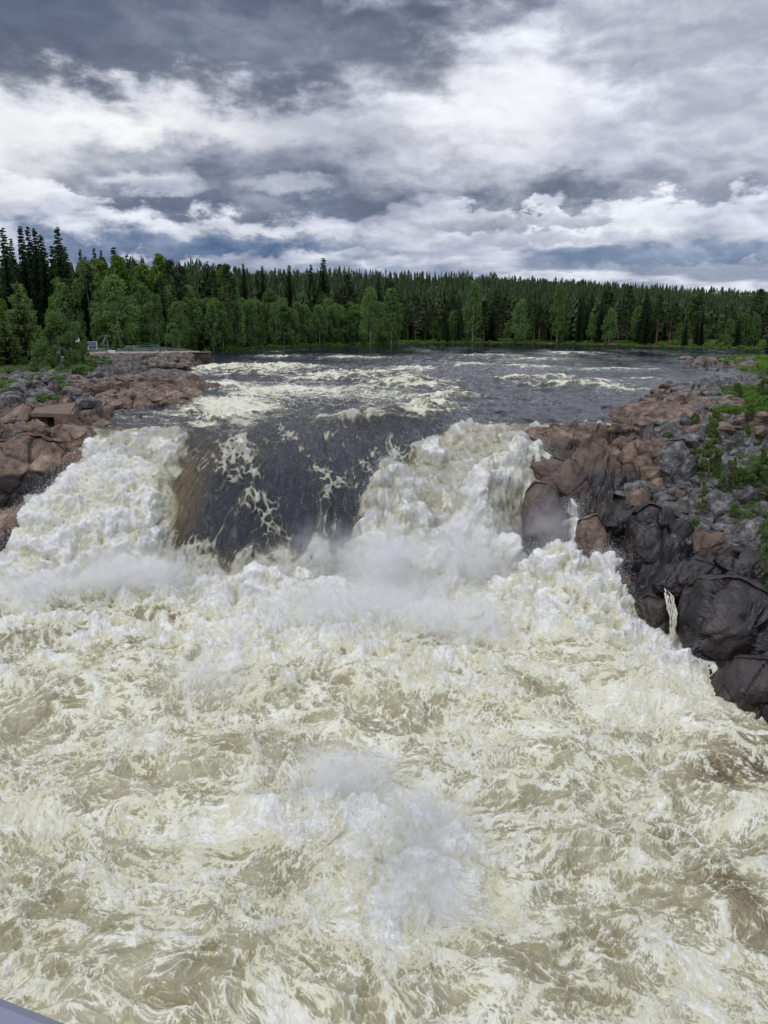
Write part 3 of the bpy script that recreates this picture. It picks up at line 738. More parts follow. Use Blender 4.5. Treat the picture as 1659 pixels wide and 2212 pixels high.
def rows(r0, r1, face=(49.0, 74.0), ds=.105, k=1.25):
    out = [r0]
    while out[-1] < r1:
        r = out[-1]; st = (r * r + 400) / (769 * 20) * k
        out.append(r + (min(st, ds) if face[0] < r < face[1] else min(st, .3)))
    return np.array(out)
aa = np.radians(np.linspace(-37, 36, 860)); rr_ = rows(13.5, 82.0)
RR_, AA_ = np.meshgrid(rr_, aa, indexing='ij')
gx, gy = RR_ * np.tan(AA_), RR_
pool_o, POOL = build_water('waterfall_and_pool', gx, gy)
gx, gy = fan(-40, 40, 560, 82.0, 330.0, 300, pw=1.0)
river_o, RIV = build_water('upper_river', gx, gy)

# ------------------------------------------------------------------ BANKS (bedrock)
def rbf_fit(pts, vals, lam=0.02):
    p = np.array(pts, float); v = np.array(vals, float)
    p2 = warp_xy(p)
    d = np.hypot(p2[:, None, 0] - p2[None, :, 0], p2[:, None, 1] - p2[None, :, 1])
    n_ = len(p); A = np.zeros((n_ + 1, n_ + 1)); A[:n_, :n_] = -d; A[range(n_), range(n_)] -= lam
    A[:n_, n_] = 1; A[n_, :n_] = 1
    rhs = np.zeros((n_ + 1, v.shape[1])); rhs[:n_] = v
    sol = np.linalg.solve(A, rhs)
    return p2, sol
def warp_xy(p):          # distances count less far up the river, where points are sparse
    y = p[..., 1]; s_ = 60.0
    return np.stack([p[..., 0] * s_ / (s_ * .5 + .5 * y), s_ * np.log(np.maximum(y, 5) / s_) * 1.25], -1)
def rbf_eval(model, x, y):
    p2, sol = model
    q = warp_xy(np.stack([x.ravel(), y.ravel()], -1))
    out = np.zeros((len(q), sol.shape[1]))
    for i in range(0, len(q), 20000):
        qq = q[i:i + 20000]
        d = np.hypot(qq[:, None, 0] - p2[None, :, 0], qq[:, None, 1] - p2[None, :, 1])
        out[i:i + 20000] = -d @ sol[:-1] + sol[-1]
    return out.reshape(x.shape + (sol.shape[1],))
def cpts(L, W):
    """L: (u, v, 'z'|'D', value, tint, wet, grass); W: world (x, y, z, tint, wet, grass)"""
    p, v = [], []
    for (u, vv, k, val, ti, we, gr) in L:
        q = P(u, vv, val) if k == 'z' else PD(u, vv, val)
        p.append(q[:2]); v.append((q[2], ti, we, gr))
    for (x, y, z, ti, we, gr) in W:
        p.append((x, y)); v.append((z, ti, we, gr))
    return p, v
RIGHT = cpts([
    (1640, 822, 'z', 9.0, .6, .2, 0), (1480, 832, 'z', 9.0, .5, .5, 0), (1420, 848, 'z', 9.0, .5, .5, 0), (1370, 868, 'z', 9.0, .4, .5, 0), (1338, 895, 'z', 9.0, .3, .5, 0),
    (1400, 872, 'z', 9.9, .4, .2, 0), (1500, 862, 'z', 10.0, .5, .1, 0), (1330, 922, 'z', 8.9, .2, .4, 0), (1250, 925, 'z', 8.9, .1, .4, 0), (1140, 934, 'z', 8.6, .1, .7, 0),
    (1200, 936, 'z', 9.3, .05, .1, 0), (1280, 940, 'z', 9.7, .15, 0, 0), (1400, 925, 'z', 10.2, .6, 0, 0), (1500, 915, 'z', 10.6, .7, 0, .1), (1600, 898, 'z', 10.9, .95, 0, .2),
    (1690, 890, 'z', 11.1, .95, 0, .3), (1600, 860, 'z', 10.4, .6, 0, 1), (1550, 880, 'z', 10.4, .7, 0, .5), (1700, 845, 'z', 10.3, .5, 0, .95), (1560, 842, 'z', 9.8, .6, .1, .1), (1640, 850, 'z', 10.2, .6, 0, .9),
    (1135, 975, 'D', 68.5, .1, .9, 0), (1145, 1005, 'D', 66, .1, 1, 0), (1200, 1075, 'D', 61, .1, 1, 0), (1290, 1108, 'D', 57, .1, 1, 0), (1250, 1000, 'D', 65, .1, .7, 0), (1310, 1050, 'D', 60.5, .1, .8, 0),
    (1300, 985, 'D', 66.5, .05, .2, 0), (1380, 1000, 'D', 63.5, .05, .3, 0), (1450, 950, 'D', 68, .75, 0, 0), (1450, 1010, 'D', 62, .9, .2, 0), (1400, 975, 'D', 65.5, .55, .1, 0), (1380, 1075, 'D', 58.5, .3, .7, 0),
    (1520, 950, 'D', 66.5, 1, 0, .1), (1600, 950, 'D', 64.5, 1, 0, .25), (1700, 950, 'D', 62.5, 1, 0, .3), (1500, 1050, 'D', 58.5, .9, 0, .1), (1600, 1050, 'D', 56, 1, 0, .35), (1700, 1050, 'D', 54, 1, 0, .3),
    (1450, 1100, 'D', 56, .6, .4, 0), (1550, 1130, 'D', 52.5, .9, .1, .2), (1700, 1130, 'D', 49.5, .9, 0, .25), (1400, 1150, 'D', 53.5, .3, 1, 0), (1310, 1200, 'D', 51.5, .2, 1, 0),
    (1500, 1180, 'D', 50.5, .4, .8, 0), (1400, 1250, 'D', 47.5, .2, 1, 0), (1575, 1190, 'D', 49, .7, .3, .1), (1690, 1200, 'D', 47, .8, .1, .3), (1480, 1290, 'D', 45, .2, 1, 0), (1600, 1300, 'D', 43.5, .3, .9, 0),
    (1700, 1340, 'D', 41.5, .3, .9, .1), (1460, 1410, 'D', 42, .2, 1, 0), (1560, 1425, 'D', 40.5, .2, 1, 0), (1700, 1450, 'D', 38.5, .2, 1, 0), (1610, 1500, 'D', 36.5, .2, 1, 0), (1700, 1550, 'D', 34.3, .2, 1, 0),
    # the low spit farther up
    (1490, 785, 'z', 8.9, .5, .4, 0), (1540, 777, 'z', 9.2, .5, .3, .3), (1600, 771, 'z', 9.5, .5, 0, .9), (1690, 765, 'z', 9.8, .5, 0, 1), (1550, 799, 'z', 8.9, .5, .3, 0), (1690, 812, 'z', 9.0, .5, .2, .5),
    (1590, 788, 'z', 9.5, .5, .1, .4), (1650, 788, 'z', 9.9, .5, 0, 1), (1500, 814, 'z', 8.1, .5, 1, 0), (1580, 818, 'z', 8.2, .5, 1, 0), (1665, 819, 'z', 8.5, .5, 1, 0),
    (1400, 790, 'z', 6.5, .5, 1, 0), (1450, 765, 'z', 6.5, .5, 1, 0), (1600, 758, 'z', 7, .5, 1, 0), (1700, 755, 'z', 8, .5, 1, 0),
], [
    (8, 67, 5, .2, 1, 0), (9, 61, 1, .2, 1, 0), (9.5, 52, -3, .2, 1, 0), (13, 44, -3, .2, 1, 0), (15, 38.5, -3, .2, 1, 0), (15, 33, -3, .2, 1, 0), (2, 76, 5, .2, 1, 0), (11, 80, 6, .2, 1, 0), (20, 90, 6, .2, 1, 0), (28, 105, 6, .2, 1, 0),
    (42, 122, 6.5, .2, 1, 0), (30, 34, 4, .6, .2, .5), (22, 30, 1, .4, .8, 0), (40, 50, 9, .9, 0, .5), (48, 70, 12, .9, 0, .5), (65, 95, 11, .6, 0, .8), (100, 130, 10.8, .5, 0, 1), (130, 190, 10, .5, 0, 1), (18, 27, -3, .2, 1, 0), (60, 170, 6, .5, 1, 0), (5, 58, -2, .2, 1, 0), (15.3, 58.5, 1.5, .2, 1, 0), (14, 61.5, 3.5, .2, 1, 0), (13, 56, 0, .2, 1, 0), (15.5, 54, 0, .2, 1, 0),
])
LEFT = cpts([
    (447, 858, 'z', 8.9, .3, .6, 0), (390, 882, 'z', 8.9, .3, .6, 0), (330, 880, 'z', 8.9, .2, .6, 0), (240, 897, 'z', 8.9, .2, .6, 0), (218, 915, 'z', 8.9, .2, .5, 0), (208, 948, 'z', 8.8, .1, .5, 0), (192, 978, 'z', 8.3, .1, .7, 0),
    (440, 802, 'z', 8.9, .4, .6, 0), (438, 830, 'z', 8.9, .4, .6, 0), (395, 822, 'z', 10.0, .5, .1, 0), (340, 808, 'z', 10.4, .6, 0, 0), (300, 822, 'z', 10.4, .4, 0, 0), (400, 852, 'z', 9.7, .2, .1, 0), (300, 855, 'z', 9.9, .15, .1, 0), (250, 868, 'z', 9.8, .15, 0, 0),
    (200, 830, 'z', 10.6, .5, 0, .2), (160, 800, 'z', 11, .8, 0, .5), (100, 830, 'z', 10.7, .7, 0, .3), (20, 825, 'z', 10.8, .6, 0, .5), (-40, 820, 'z', 11.5, .6, 0, .6), (150, 872, 'z', 10.2, .2, 0, .1), (30, 875, 'z', 10.7, .5, .1, .2), (-60, 880, 'z', 10.8, .5, .1, .2),
    (200, 902, 'z', 9.5, .2, .1, 0), (20, 930, 'z', 9.8, .2, .3, 0), (110, 940, 'z', 9.4, .1, .1, 0), (165, 955, 'z', 9.2, .05, 0, 0), (-50, 930, 'z', 10.2, .3, .1, 0),
    (0, 962, 'D', 62.8, .05, 0, 0), (100, 968, 'D', 62.8, .05, 0, 0), (140, 990, 'D', 62, .1, .4, 0), (60, 1005, 'D', 61, .1, .9, 0), (60, 1060, 'D', 60, .1, 1, 0), (-10, 1070, 'D', 59.5, .1, 1, 0), (128, 1060, 'D', 60.2, .1, .8, 0),
    (0, 1125, 'D', 57.6, .05, .45, 0), (0, 1152, 'D', 56, .05, .7, 0), (100, 1108, 'D', 58.8, .05, .5, 0), (175, 1010, 'D', 63, .05, .8, 0),
    (200, 768, 'D', 146, .6, 0, .2), (400, 768, 'D', 148, .6, 0, 0), (330, 800, 'D', 134, .5, .1, 0), (430, 790, 'D', 146, .5, .5, 0), (200, 758, 'D', 160, .6, 0, .6), (300, 757, 'D', 165, .6, 0, .6), (400, 757, 'D', 165, .6, 0, .6), (0, 775, 'D', 125, .6, 0, .6), (0, 745, 'D', 170, .6, 0, .9), (120, 780, 'D', 130, .8, 0, .4),
], [
    (-22, 61, 1.5, .2, 1, 0), (-19, 66, 5, .2, 1, 0), (-24.5, 57, -1, .2, 1, 0), (-29, 52, -3, .2, 1, 0), (-17, 76, 6, .2, 1, 0), (-21, 86, 6, .2, 1, 0), (-14, 100, 6, .2, 1, 0), (-18, 120, 6, .2, 1, 0), (-27, 142, 6, .2, 1, 0), (-29, 165, 6, .2, 1, 0),
    (-38, 52, 1, .3, .6, 0), (-50, 50, 5, .3, .2, .2), (-60, 68, 11, .5, 0, .5), (-80, 100, 12.5, .5, 0, .8), (-110, 150, 13, .5, 0, 1), (-36, 165, 6.0, .5, .5, .5), (-38, 178, 6.5, .5, .5, .5), (-46, 185, 10.0, .5, 0, 1), (-44, 168, 10.6, .6, 0, .7), (-60, 200, 11.5, .5, 0, 1), (-38, 200, 7, .5, .5, .5), (-33, 56, 2.6, .1, .7, 0),
])
BV = {}
def hit(name, u, v):
    """where the sight line through photo point (u, v) meets the built bank"""
    d = PD(u, v, 60.0) - np.array([0, 0, CAMZ]); r = BV[name].ray_cast((0, 0, CAMZ), tuple(map(float, d)))[0]
    return None if r is None else np.array(r[:])
def bank(name, ctl, a0, a1, na, r0, r1, nr, amp=1.0, seed=0, carve=None):
    model = rbf_fit(*ctl)
    x, y = fan(a0, a1, na, r0, r1, nr)
    V_ = rbf_eval(model, x, y)
    z, tint, wet, grass = V_[..., 0], V_[..., 1] + (.14 if seed == 100 else 0), V_[..., 2], V_[..., 3]
    wx = x + .8 * perlin(x * .3, y * .3, 0, seed + 1); wy = y + .8 * perlin(x * .3, y * .3, 0, seed + 2)
    rot = .5
    rx, ry = wx * math.cos(rot) - wy * math.sin(rot), wx * math.sin(rot) + wy * math.cos(rot)
    h1, e1, r1_ = plates(rx, ry, 3.4, .55, seed + 3, 1.5)
    h2, e2, r2_ = plates(rx + 3, ry, 1.35, .5, seed + 9, 1.3)
    h3, e3, r3_ = plates(rx, ry + 9, .62, .4, seed + 15, 1.2)
    g_ = sst(.35, .75, grass + .25 * perlin(x * .5, y * .5, 0, seed + 5))
    rk = (1 - .75 * g_) * amp
    # layered ledges: quantise part of the height
    lay = z + .4 * perlin(x * .15, y * .15, 0, seed + 6)
    q = .55; fr = lay / q - np.floor(lay / q)
    led = (sst(.25, .95, fr) - fr) * q * .8
    smooth_grey = sst(.6, .95, tint)
    dz = rk * (.34 * h1 + .50 * h2 * (1 - .45 * smooth_grey) + .34 * h3 * (1 - .6 * smooth_grey) + led * (1 - .4 * smooth_grey) + .35 * fbm(x * .35, y * .35, 0, 4, .55, seed + 7))
    dz = dz - rk * (.30 * np.exp(-(e1 / .14) ** 2) + .18 * np.exp(-(e2 / .09) ** 2))
    z = z + dz
    if carve is not None:
        for (x0, x1, y0, y1, zz_) in carve:
            ins = sst(x0 - .3, x0, x) * sst(x1 + .3, x1, x) * sst(y0 - .3, y0, y) * sst(y1 + .3, y1, y)
            z = z * (1 - ins) + np.minimum(z, zz_) * ins
    # rounded humps where the rock is grey
    z = z + smooth_grey * (.9 * (1 - ridge(x * .22, y * .2, 0, seed + 8, 2.0)) - .45) * (y < 90)
    crack = np.clip(np.exp(-(e1 / .09) ** 2) + .8 * np.exp(-(e2 / .06) ** 2) + .4 * np.exp(-(e3 / .04) ** 2), 0, 1) * (1 - g_)
    dx = .25 * perlin(x * .8, y * .8, z * .8, seed + 11) * rk; dy = .3 * perlin(x * .8, y * .8, z * .8, seed + 12) * rk
    co = np.stack([x + dx, y + dy, z], -1).reshape(-1, 3)
    from mathutils.bvhtree import BVHTree
    BV[name] = BVHTree.FromPolygons(co.tolist(), grid_faces(*x.shape).tolist())
    me = mesh_np(name, co, grid_faces(*x.shape), M['rock'], False, dict(tint=tint.ravel() + (r1_.ravel() - .5) * .25, wet=np.clip(wet, 0, 1).ravel(), crack=crack.ravel(), grass=g_.ravel()))
    o = link(name, me); props(o, kind='structure')
    return o, model
right_o, RM = bank('right_rock_bank', RIGHT, 6.0, 46, 420, 24, 215, 420, 1.0, 100)
left_o, LM = bank('left_rock_bank', LEFT, -44, -8.5, 400, 46, 205, 400, 1.0, 200, [(P(60, 892, 10.75)[0], P(151, 893, 10.75)[0] + 3.2, P(66, 892, 10.75)[1] - 2.6, P(66, 892, 10.75)[1] + 1.0, 8.6), (P(60, 892, 10.75)[0], P(160, 893, 10.75)[0], P(66, 892, 10.75)[1] + 1.0, P(66, 870, 10.75)[1], 10.1)])
def ground(model, x, y):
    return float(rbf_eval(model, np.array([[float(x)]]), np.array([[float(y)]]))[0, 0, 0])

# ------------------------------------------------------------------ ROCKS
def rock_shape(seed, nplanes=14, sub=3, rough=.06, flat=1.0):
    import bmesh
    r_ = np.random.default_rng(seed)
    bm = bmesh.new(); bmesh.ops.create_icosphere(bm, subdivisions=sub, radius=1)
    v = np.array([p.co[:] for p in bm.verts]); f = np.array([[q.index for q in p.verts] for p in bm.faces]); bm.free()
    nn = r_.normal(size=(nplanes, 3)); nn /= np.linalg.norm(nn, axis=1)[:, None]
    hh = r_.uniform(.62, .92, nplanes)
    d = v @ nn.T
    rr = np.where(d > .05, hh[None] / np.maximum(d, .05), 9).min(axis=1)
    rr = np.minimum(rr, 1.15)
    p = v * rr[:, None]
    p = p * (1 + rough * fbm(v[:, 0] * 2, v[:, 1] * 2, v[:, 2] * 2 + seed, 3)[:, None])
    return p, f
def outline_rock(name, poly, D, depth, label, cat='boulder', tint=.2, wet=0., wet_low=None, seed=0, group=None, facet=.5, nu=84, nv=44, kindname=None):
    """rock whose outline from the bridge is the given one, with real depth; solid all round"""
    pts = np.array([PD(u, v, D) for (u, v) in poly])
    c = (pts.max(0) + pts.min(0)) / 2
    fw = np.array([c[0], c[1], 0.0]); fw /= np.linalg.norm(fw)
    sl = CAMZ - c[2]; el = math.atan2(sl, math.hypot(c[0], c[1]))
    rt = np.array([fw[1], -fw[0], 0.0]); up = np.array([0, 0, 1.0])
    lx = (pts - c) @ rt; lz = (pts - c) @ up
    ang = np.arctan2(lz, lx)
    o_ = np.argsort(ang)
    # radial outline by ray/edge intersection
    th = np.linspace(-math.pi, math.pi, 361)
    Rr = np.zeros(361)
    n_ = len(pts)
    for i in range(n_):
        x0, z0, x1, z1 = lx[i], lz[i], lx[(i + 1) % n_], lz[(i + 1) % n_]
        for k, t in enumerate(th):
            ct, st = math.cos(t), math.sin(t)
            ex, ez = x1 - x0, z1 - z0
            det = ct * ez - st * ex
            if abs(det) < 1e-9: continue
            s_ = (x0 * ez - z0 * ex) / det; w_ = (x0 * st - z0 * ct) / det
            if 0 <= w_ <= 1 and s_ > 0: Rr[k] = max(Rr[k], s_)
    U = np.linspace(-math.pi, math.pi, nu, endpoint=False); Vv = np.linspace(0.04, math.pi - 0.04, nv)
    UU, VV = np.meshgrid(U, Vv)
    a = np.sin(VV) * np.cos(UU); b = np.sin(VV) * np.sin(UU); cc = np.cos(VV)
    rad = np.interp(np.arctan2(b, a), th, Rr)
    # planar facets: limit each direction by random planes so the surface is angular, not ball like
    r_ = np.random.default_rng(seed + 900)
    nn = r_.normal(size=(16, 3)); nn[:, 2] = np.abs(nn[:, 2]) * np.where(np.arange(16) < 12, 1, -1); nn /= np.linalg.norm(nn, axis=1)[:, None]
    hh = r_.uniform(.62, .95, 16)
    dd = np.stack([a, b, cc], -1) @ nn.T
    lim = np.where(dd > .1, hh / np.maximum(dd, .1), 9).min(-1)
    s_ = np.sqrt(a * a + b * b)
    infl = 1 + (np.minimum(1.0, lim) - 1) * .75 * (1 - s_ ** 3)
    prof = np.power(np.maximum(s_, 1e-4), 0.90)
    rad = rad * (1 + .07 * fbm(2.2 * a / (s_ + 1e-3) + seed, 2.2 * b / (s_ + 1e-3), cc * 0, 3, .6, seed % 31))
    la = rad * np.cos(np.arctan2(b, a)) * prof; lb = rad * np.sin(np.arctan2(b, a)) * prof
    lc = np.sign(cc) * np.abs(cc) ** .95 * depth * (.45 + .55 * np.minimum(1.0, lim))
    pos = c + la[..., None] * rt + lb[..., None] * up - lc[..., None] * fw
    pos = pos + (lb * .28 * (cc > 0))[..., None] * fw          # faces lean back a little
    size = float(np.ptp(lx) + np.ptp(lz)) / 2
    x, y, z = pos[..., 0], pos[..., 1], pos[..., 2]
    k = 1.6 / max(size, .5)
    h1, e1, _ = plates(la + 40 + seed + lc * .6, lb + lc * .5 + 30, size * .36, 1.1, seed + 3, 1.0, 60)
    n1 = fbm(x * k, y * k, z * k, 4, .55, seed % 40)
    n2 = fbm(x * k * 3, y * k * 3, z * k * 3, 3, .6, seed % 37 + 3)
    off = (facet * (.10 * h1 - .02 * size * np.exp(-(e1 / (.03 * size)) ** 2)) + .12 * size * n1 + .03 * size * n2) * (1 - .5 * s_ ** 8)
    dirn = np.stack([a[..., None] * rt + b[..., None] * up - cc[..., None] * fw], 0)[0]
    pos = pos + off[..., None] * dirn
    verts = pos.reshape(-1, 3); base = np.array([c[0], c[1], c[2] + lz.min()])
    faces = []
    i = np.arange(nv - 1)[:, None] * nu + np.arange(nu)[None, :]; j = np.arange(nv - 1)[:, None] * nu + (np.arange(nu)[None, :] + 1) % nu
    faces = np.stack([i, j, j + nu, i + nu], -1).reshape(-1, 4)
    # caps
    top = verts[:nu].mean(0); bot = verts[-nu:].mean(0)
    verts = np.vstack([verts, top, bot]); nt, nb = len(verts) - 2, len(verts) - 1
    kk = np.arange(nu)
    cap1 = np.stack([np.full(nu, nt), (kk + 1) % nu, kk, np.full(nu, nt)], -1); cap2 = np.stack([np.full(nu, nb), kk + (nv - 1) * nu, (kk + 1) % nu + (nv - 1) * nu, np.full(nu, nb)], -1)
    tri = np.vstack([cap1[:, :3], cap2[:, :3]])
    faces = np.vstack([np.stack([faces[:, 0], faces[:, 1], faces[:, 2]], -1), np.stack([faces[:, 0], faces[:, 2], faces[:, 3]], -1), tri])
    w = np.full(len(verts), float(wet))
    if wet_low is not None:
        zf = (verts[:, 2] - verts[:, 2].min()) / np.ptp(verts[:, 2])
        w = np.where(zf < wet_low, 1.0, wet) * sst(wet_low + .12, wet_low - .12, zf) + wet * sst(wet_low - .12, wet_low + .12, zf)
    ck = np.concatenate([np.exp(-(e1 / (.022 * size)) ** 2).ravel() * .7, [0, 0]])
    me = mesh_np(name, verts - base, faces, M['rock'], False, dict(tint=np.full(len(verts), float(tint)), wet=w, crack=ck))
    o = link(name, me, None, base)
    return props(o, label, cat, group)
BIG = [
    # right side of the fall
    ('boulder', [(1130, 1186), (1124, 1112), (1134, 1064), (1156, 1044), (1184, 1046), (1204, 1062), (1211, 1100), (1213, 1142), (1228, 1186)], 58.0, 1.9, 'tall brown rock pillar standing wet in the middle of the right cascade', dict(tint=.3, wet=.52, wet_low=.35)),
    ('rock_ledge', [(1132, 1000), (1150, 982), (1260, 998), (1305, 1045), (1318, 1112), (1270, 1098), (1215, 1062), (1150, 1035)], 62.5, 2.2, 'wet dark ledge sloping down between the sunlit shelf and the cascade', dict(tint=.1, wet=.55)),
    ('rock_ledge', [(1128, 940), (1150, 926), (1240, 929), (1310, 955), (1345, 1000), (1300, 992), (1230, 985), (1165, 965)], 69, 2.0, 'flat sandy brown rock shelf jutting over the crest at the right end of the fall', dict(tint=.0, wet=-.3, wet_low=.28)),
    ('boulder', [(1233, 1190), (1250, 1124), (1290, 1108), (1312, 1150), (1322, 1195), (1290, 1232)], 53.2, 1.3, 'rounded grey brown boulder left of the big black one at the cascade edge', dict(tint=.3, wet=.45, wet_low=.3)),
    ('boulder', [(1303, 1135), (1325, 1103), (1380, 1098), (1385, 1140), (1330, 1155)], 54.6, 1.2, 'low black rock wedged behind the rounded grey boulder', dict(wet=1)),
    ('boulder', [(1333, 1195), (1372, 1112), (1402, 1088), (1440, 1094), (1490, 1128), (1512, 1175), (1502, 1228), (1440, 1250), (1370, 1255), (1345, 1225)], 51.8, 2.4, 'largest angular black boulder above the foam with a thin yellow vein', dict(wet=1, facet=1.0)),
    ('boulder', [(1298, 1242), (1325, 1218), (1350, 1230), (1370, 1255), (1345, 1275), (1320, 1265)], 49.6, .9, 'small brown boulder at the foot of the big black one', dict(tint=.1, wet=.4)),
    ('boulder', [(1362, 1315), (1400, 1288), (1436, 1298), (1456, 1350), (1458, 1402), (1425, 1405), (1398, 1360)], 44.6, 1.3, 'smooth dark brown boulder left of the thin side waterfall', dict(tint=.2, wet=.72)),
    ('boulder', [(1462, 1300), (1510, 1262), (1600, 1252), (1700, 1285), (1740, 1400), (1660, 1425), (1540, 1434), (1480, 1425), (1456, 1385)], 42.2, 3.0, 'massive black wet rock wall right of the thin side waterfall', dict(wet=1, facet=1.1)),
    ('boulder', [(1398, 1262), (1430, 1228), (1500, 1205), (1545, 1212), (1560, 1250), (1540, 1275), (1470, 1292), (1425, 1292)], 46.6, 1.9, 'knobbly black wet rock just above the side waterfall', dict(wet=1, facet=1.2)),
    ('boulder', [(1540, 1215), (1580, 1190), (1640, 1196), (1700, 1200), (1710, 1262), (1620, 1275), (1560, 1270)], 46.2, 1.9, 'bluish black folded rock at the right frame edge above the massive wall', dict(wet=.95, facet=1.2)),
    ('boulder', [(1513, 1502), (1540, 1468), (1590, 1428), (1700, 1420), (1740, 1560), (1659, 1552), (1590, 1532)], 37.4, 2.2, 'lowest black rock reaching into the pool at the right edge', dict(wet=1, facet=.8)),
    ('boulder', [(1466, 1508), (1466, 1472), (1484, 1462), (1502, 1488), (1500, 1520), (1476, 1522)], 39.6, .45, 'small round black rock poking through the foam near the right edge', dict(wet=1, nu=48, nv=28)),
    ('boulder', [(1478, 1112), (1490, 1066), (1530, 1053), (1582, 1072), (1590, 1115), (1545, 1145), (1500, 1135)], 54.5, 1.7, 'rounded lichen grey boulder behind a young pine on the right bank', dict(tint=1)),
    ('rock_ledge', [(1326, 918), (1340, 880), (1400, 868), (1490, 876), (1520, 900), (1480, 922), (1400, 930)], 75, 3.0, 'blocky brown outcrop above the water on the far side of the shelf', dict(tint=.25, wet=.1)),
    ('boulder', [(1325, 1010), (1350, 965), (1378, 943), (1402, 962), (1425, 1015), (1395, 1068), (1345, 1050)], 63.0, 1.8, 'pointed red brown rock wedge at the base of the grey slope', dict(tint=.0, wet=.15, facet=1.1)),
    ('boulder', [(1400, 1010), (1430, 955), (1480, 945), (1500, 990), (1505, 1040), (1450, 1060)], 62.0, 1.8, 'speckled grey and brown hump right of the pointed red rock', dict(tint=.75, facet=.8)),
    ('boulder', [(1570, 1170), (1590, 1130), (1640, 1122), (1700, 1140), (1700, 1185), (1620, 1195)], 49.5, 1.6, 'grey speckled boulder at the right edge above the black rocks', dict(tint=.9)),
    ('boulder', [(1470, 1180), (1500, 1150), (1560, 1150), (1590, 1185), (1550, 1210), (1490, 1210)], 50.0, 1.4, 'brown and black boulder right of the largest black one', dict(tint=.4, wet=.45, facet=.8)),
    ('boulder', [(1385, 868), (1395, 852), (1425, 850), (1432, 866), (1410, 872)], 97, 1.2, 'dark cube like boulder on the low rocks by the calm water', dict(wet=.7, nu=40, nv=24)),
    ('boulder', [(1463, 776), (1470, 770), (1495, 769), (1500, 775), (1480, 779)], 166, 1.5, 'lone brown boulder in the river off the grassy spit', dict(tint=.3, nu=32, nv=18)),
    ('boulder', [(1512, 781), (1520, 777), (1535, 777), (1537, 784), (1520, 785)], 155, 1.5, 'second boulder nearer the grassy spit, dark brown', dict(tint=.3, wet=.3, nu=32, nv=18)),
    # left side
    ('rock_outcrop', [(-60, 960), (0, 948), (70, 946), (120, 958), (148, 985), (155, 1030), (130, 1075), (90, 1100), (0, 1105), (-60, 1110)], 62.0, 2.6, 'big pink brown outcrop with a black stained face left of the fall', dict(tint=.0, wet=-.2, wet_low=.60, facet=.8, nu=130, nv=70)),
    ('rock_outcrop', [(-60, 1108), (40, 1092), (120, 1082), (128, 1098), (60, 1130), (0, 1156), (-60, 1180)], 58.8, 2.4, 'reddish brown wet rock foot below the black stained face', dict(tint=.0, wet=.3, facet=1.0)),
    ('boulder', [(152, 995), (170, 985), (195, 990), (208, 1012), (204, 1040), (185, 1036), (162, 1015)], 63.0, .9, 'small brown rock between the outcrop and the left cascade', dict(tint=.0, wet=.35)),
    ('rock_outcrop', [(82, 940), (100, 922), (150, 918), (200, 926), (208, 945), (190, 975), (150, 978), (110, 952)], 67, 2.2, 'cracked tan rock slab just left of the top of the left cascade', dict(tint=.0, wet=-.3, wet_low=.2, facet=1.2)),
    ('rock_outcrop', [(-30, 945), (0, 900), (30, 880), (64, 876), (72, 905), (66, 948), (20, 955)], 69.5, 1.8, 'dark brown rock at the left edge beside the concrete intake', dict(tint=.05, wet=.35, facet=1.0)),
    ('rock_ledge', [(285, 822), (320, 800), (370, 798), (428, 808), (434, 826), (420, 838), (340, 835)], 112, 3.4, 'upper layered grey ledge at the tip of the left bank', dict(tint=.5, wet=.1, facet=1.0)),
    ('rock_ledge', [(285, 850), (320, 826), (380, 832), (440, 846), (447, 860), (385, 880), (325, 872)], 97, 2.6, 'lower layered brown ledge reaching into the white water on the left', dict(tint=.15, wet=.1, facet=1.1)),
    ('boulder', [(190, 890), (200, 868), (225, 862), (245, 878), (248, 896), (215, 902)], 80, 1.3, 'brown angular boulder right of the concrete intake roof', dict(tint=.1, wet=.1, facet=1.0)),
    ('boulder', [(140, 820), (150, 800), (165, 798), (176, 815), (172, 832), (150, 835)], 108, 1.3, 'dark grey boulder with white lichen under the birch clump', dict(tint=1., nu=48, nv=28)),
]
for i, (nm, poly, D, dep, lab, kw) in enumerate(BIG):
    outline_rock(nm, poly, D, dep, lab, 'boulder' if nm == 'boulder' else 'rock', seed=i * 7 + 1, **kw)

# loose stones: pieces of the banks, sharing a few meshes
STONES = {}
def stone_mesh(k, tint, wet):
    key = (k, tint, wet)
    if key not in STONES:
        p, f = rock_shape(50 + k, 12, 2, .05)
        STONES[key] = mesh_np('stone', p, f, M['rock'], False, dict(tint=np.full(len(p), tint), wet=np.full(len(p), wet)))
    return STONES[key]
def stone(parent, loc, sc, tint, wet):
    o = link('stone', stone_mesh(rnd.randrange(7), tint, wet), parent, loc)
    o.scale = (sc * rnd.uniform(.8, 1.5), sc * rnd.uniform(.7, 1.2), sc * rnd.uniform(.5, .9))
    o.rotation_euler = (rnd.uniform(-.3, .3), rnd.uniform(-.3, .3), rnd.uniform(0, 6.28))
    return o
emb = empty('embankment', (-45, 145, 9)); props(emb, kind='structure')
emb.name = 'stone_embankment'
def emb_stone(u, v, D, s):
    q = PD(u, v, D); w = q - np.array(emb.location[:])
    stone(emb, w, s, .55 if rnd.random() < .7 else .3, 0. if rnd.random() < .75 else .4)
for k in range(190):
    f = rnd.random(); u = rnd.uniform(185, 412); v = 766 + f * rnd.uniform(18, 34) * (0.5 + .5 * (u - 185) / 227)
    emb_stone(u, v, 150 - (v - 766) * .75, rnd.uniform(.45, 1.05))
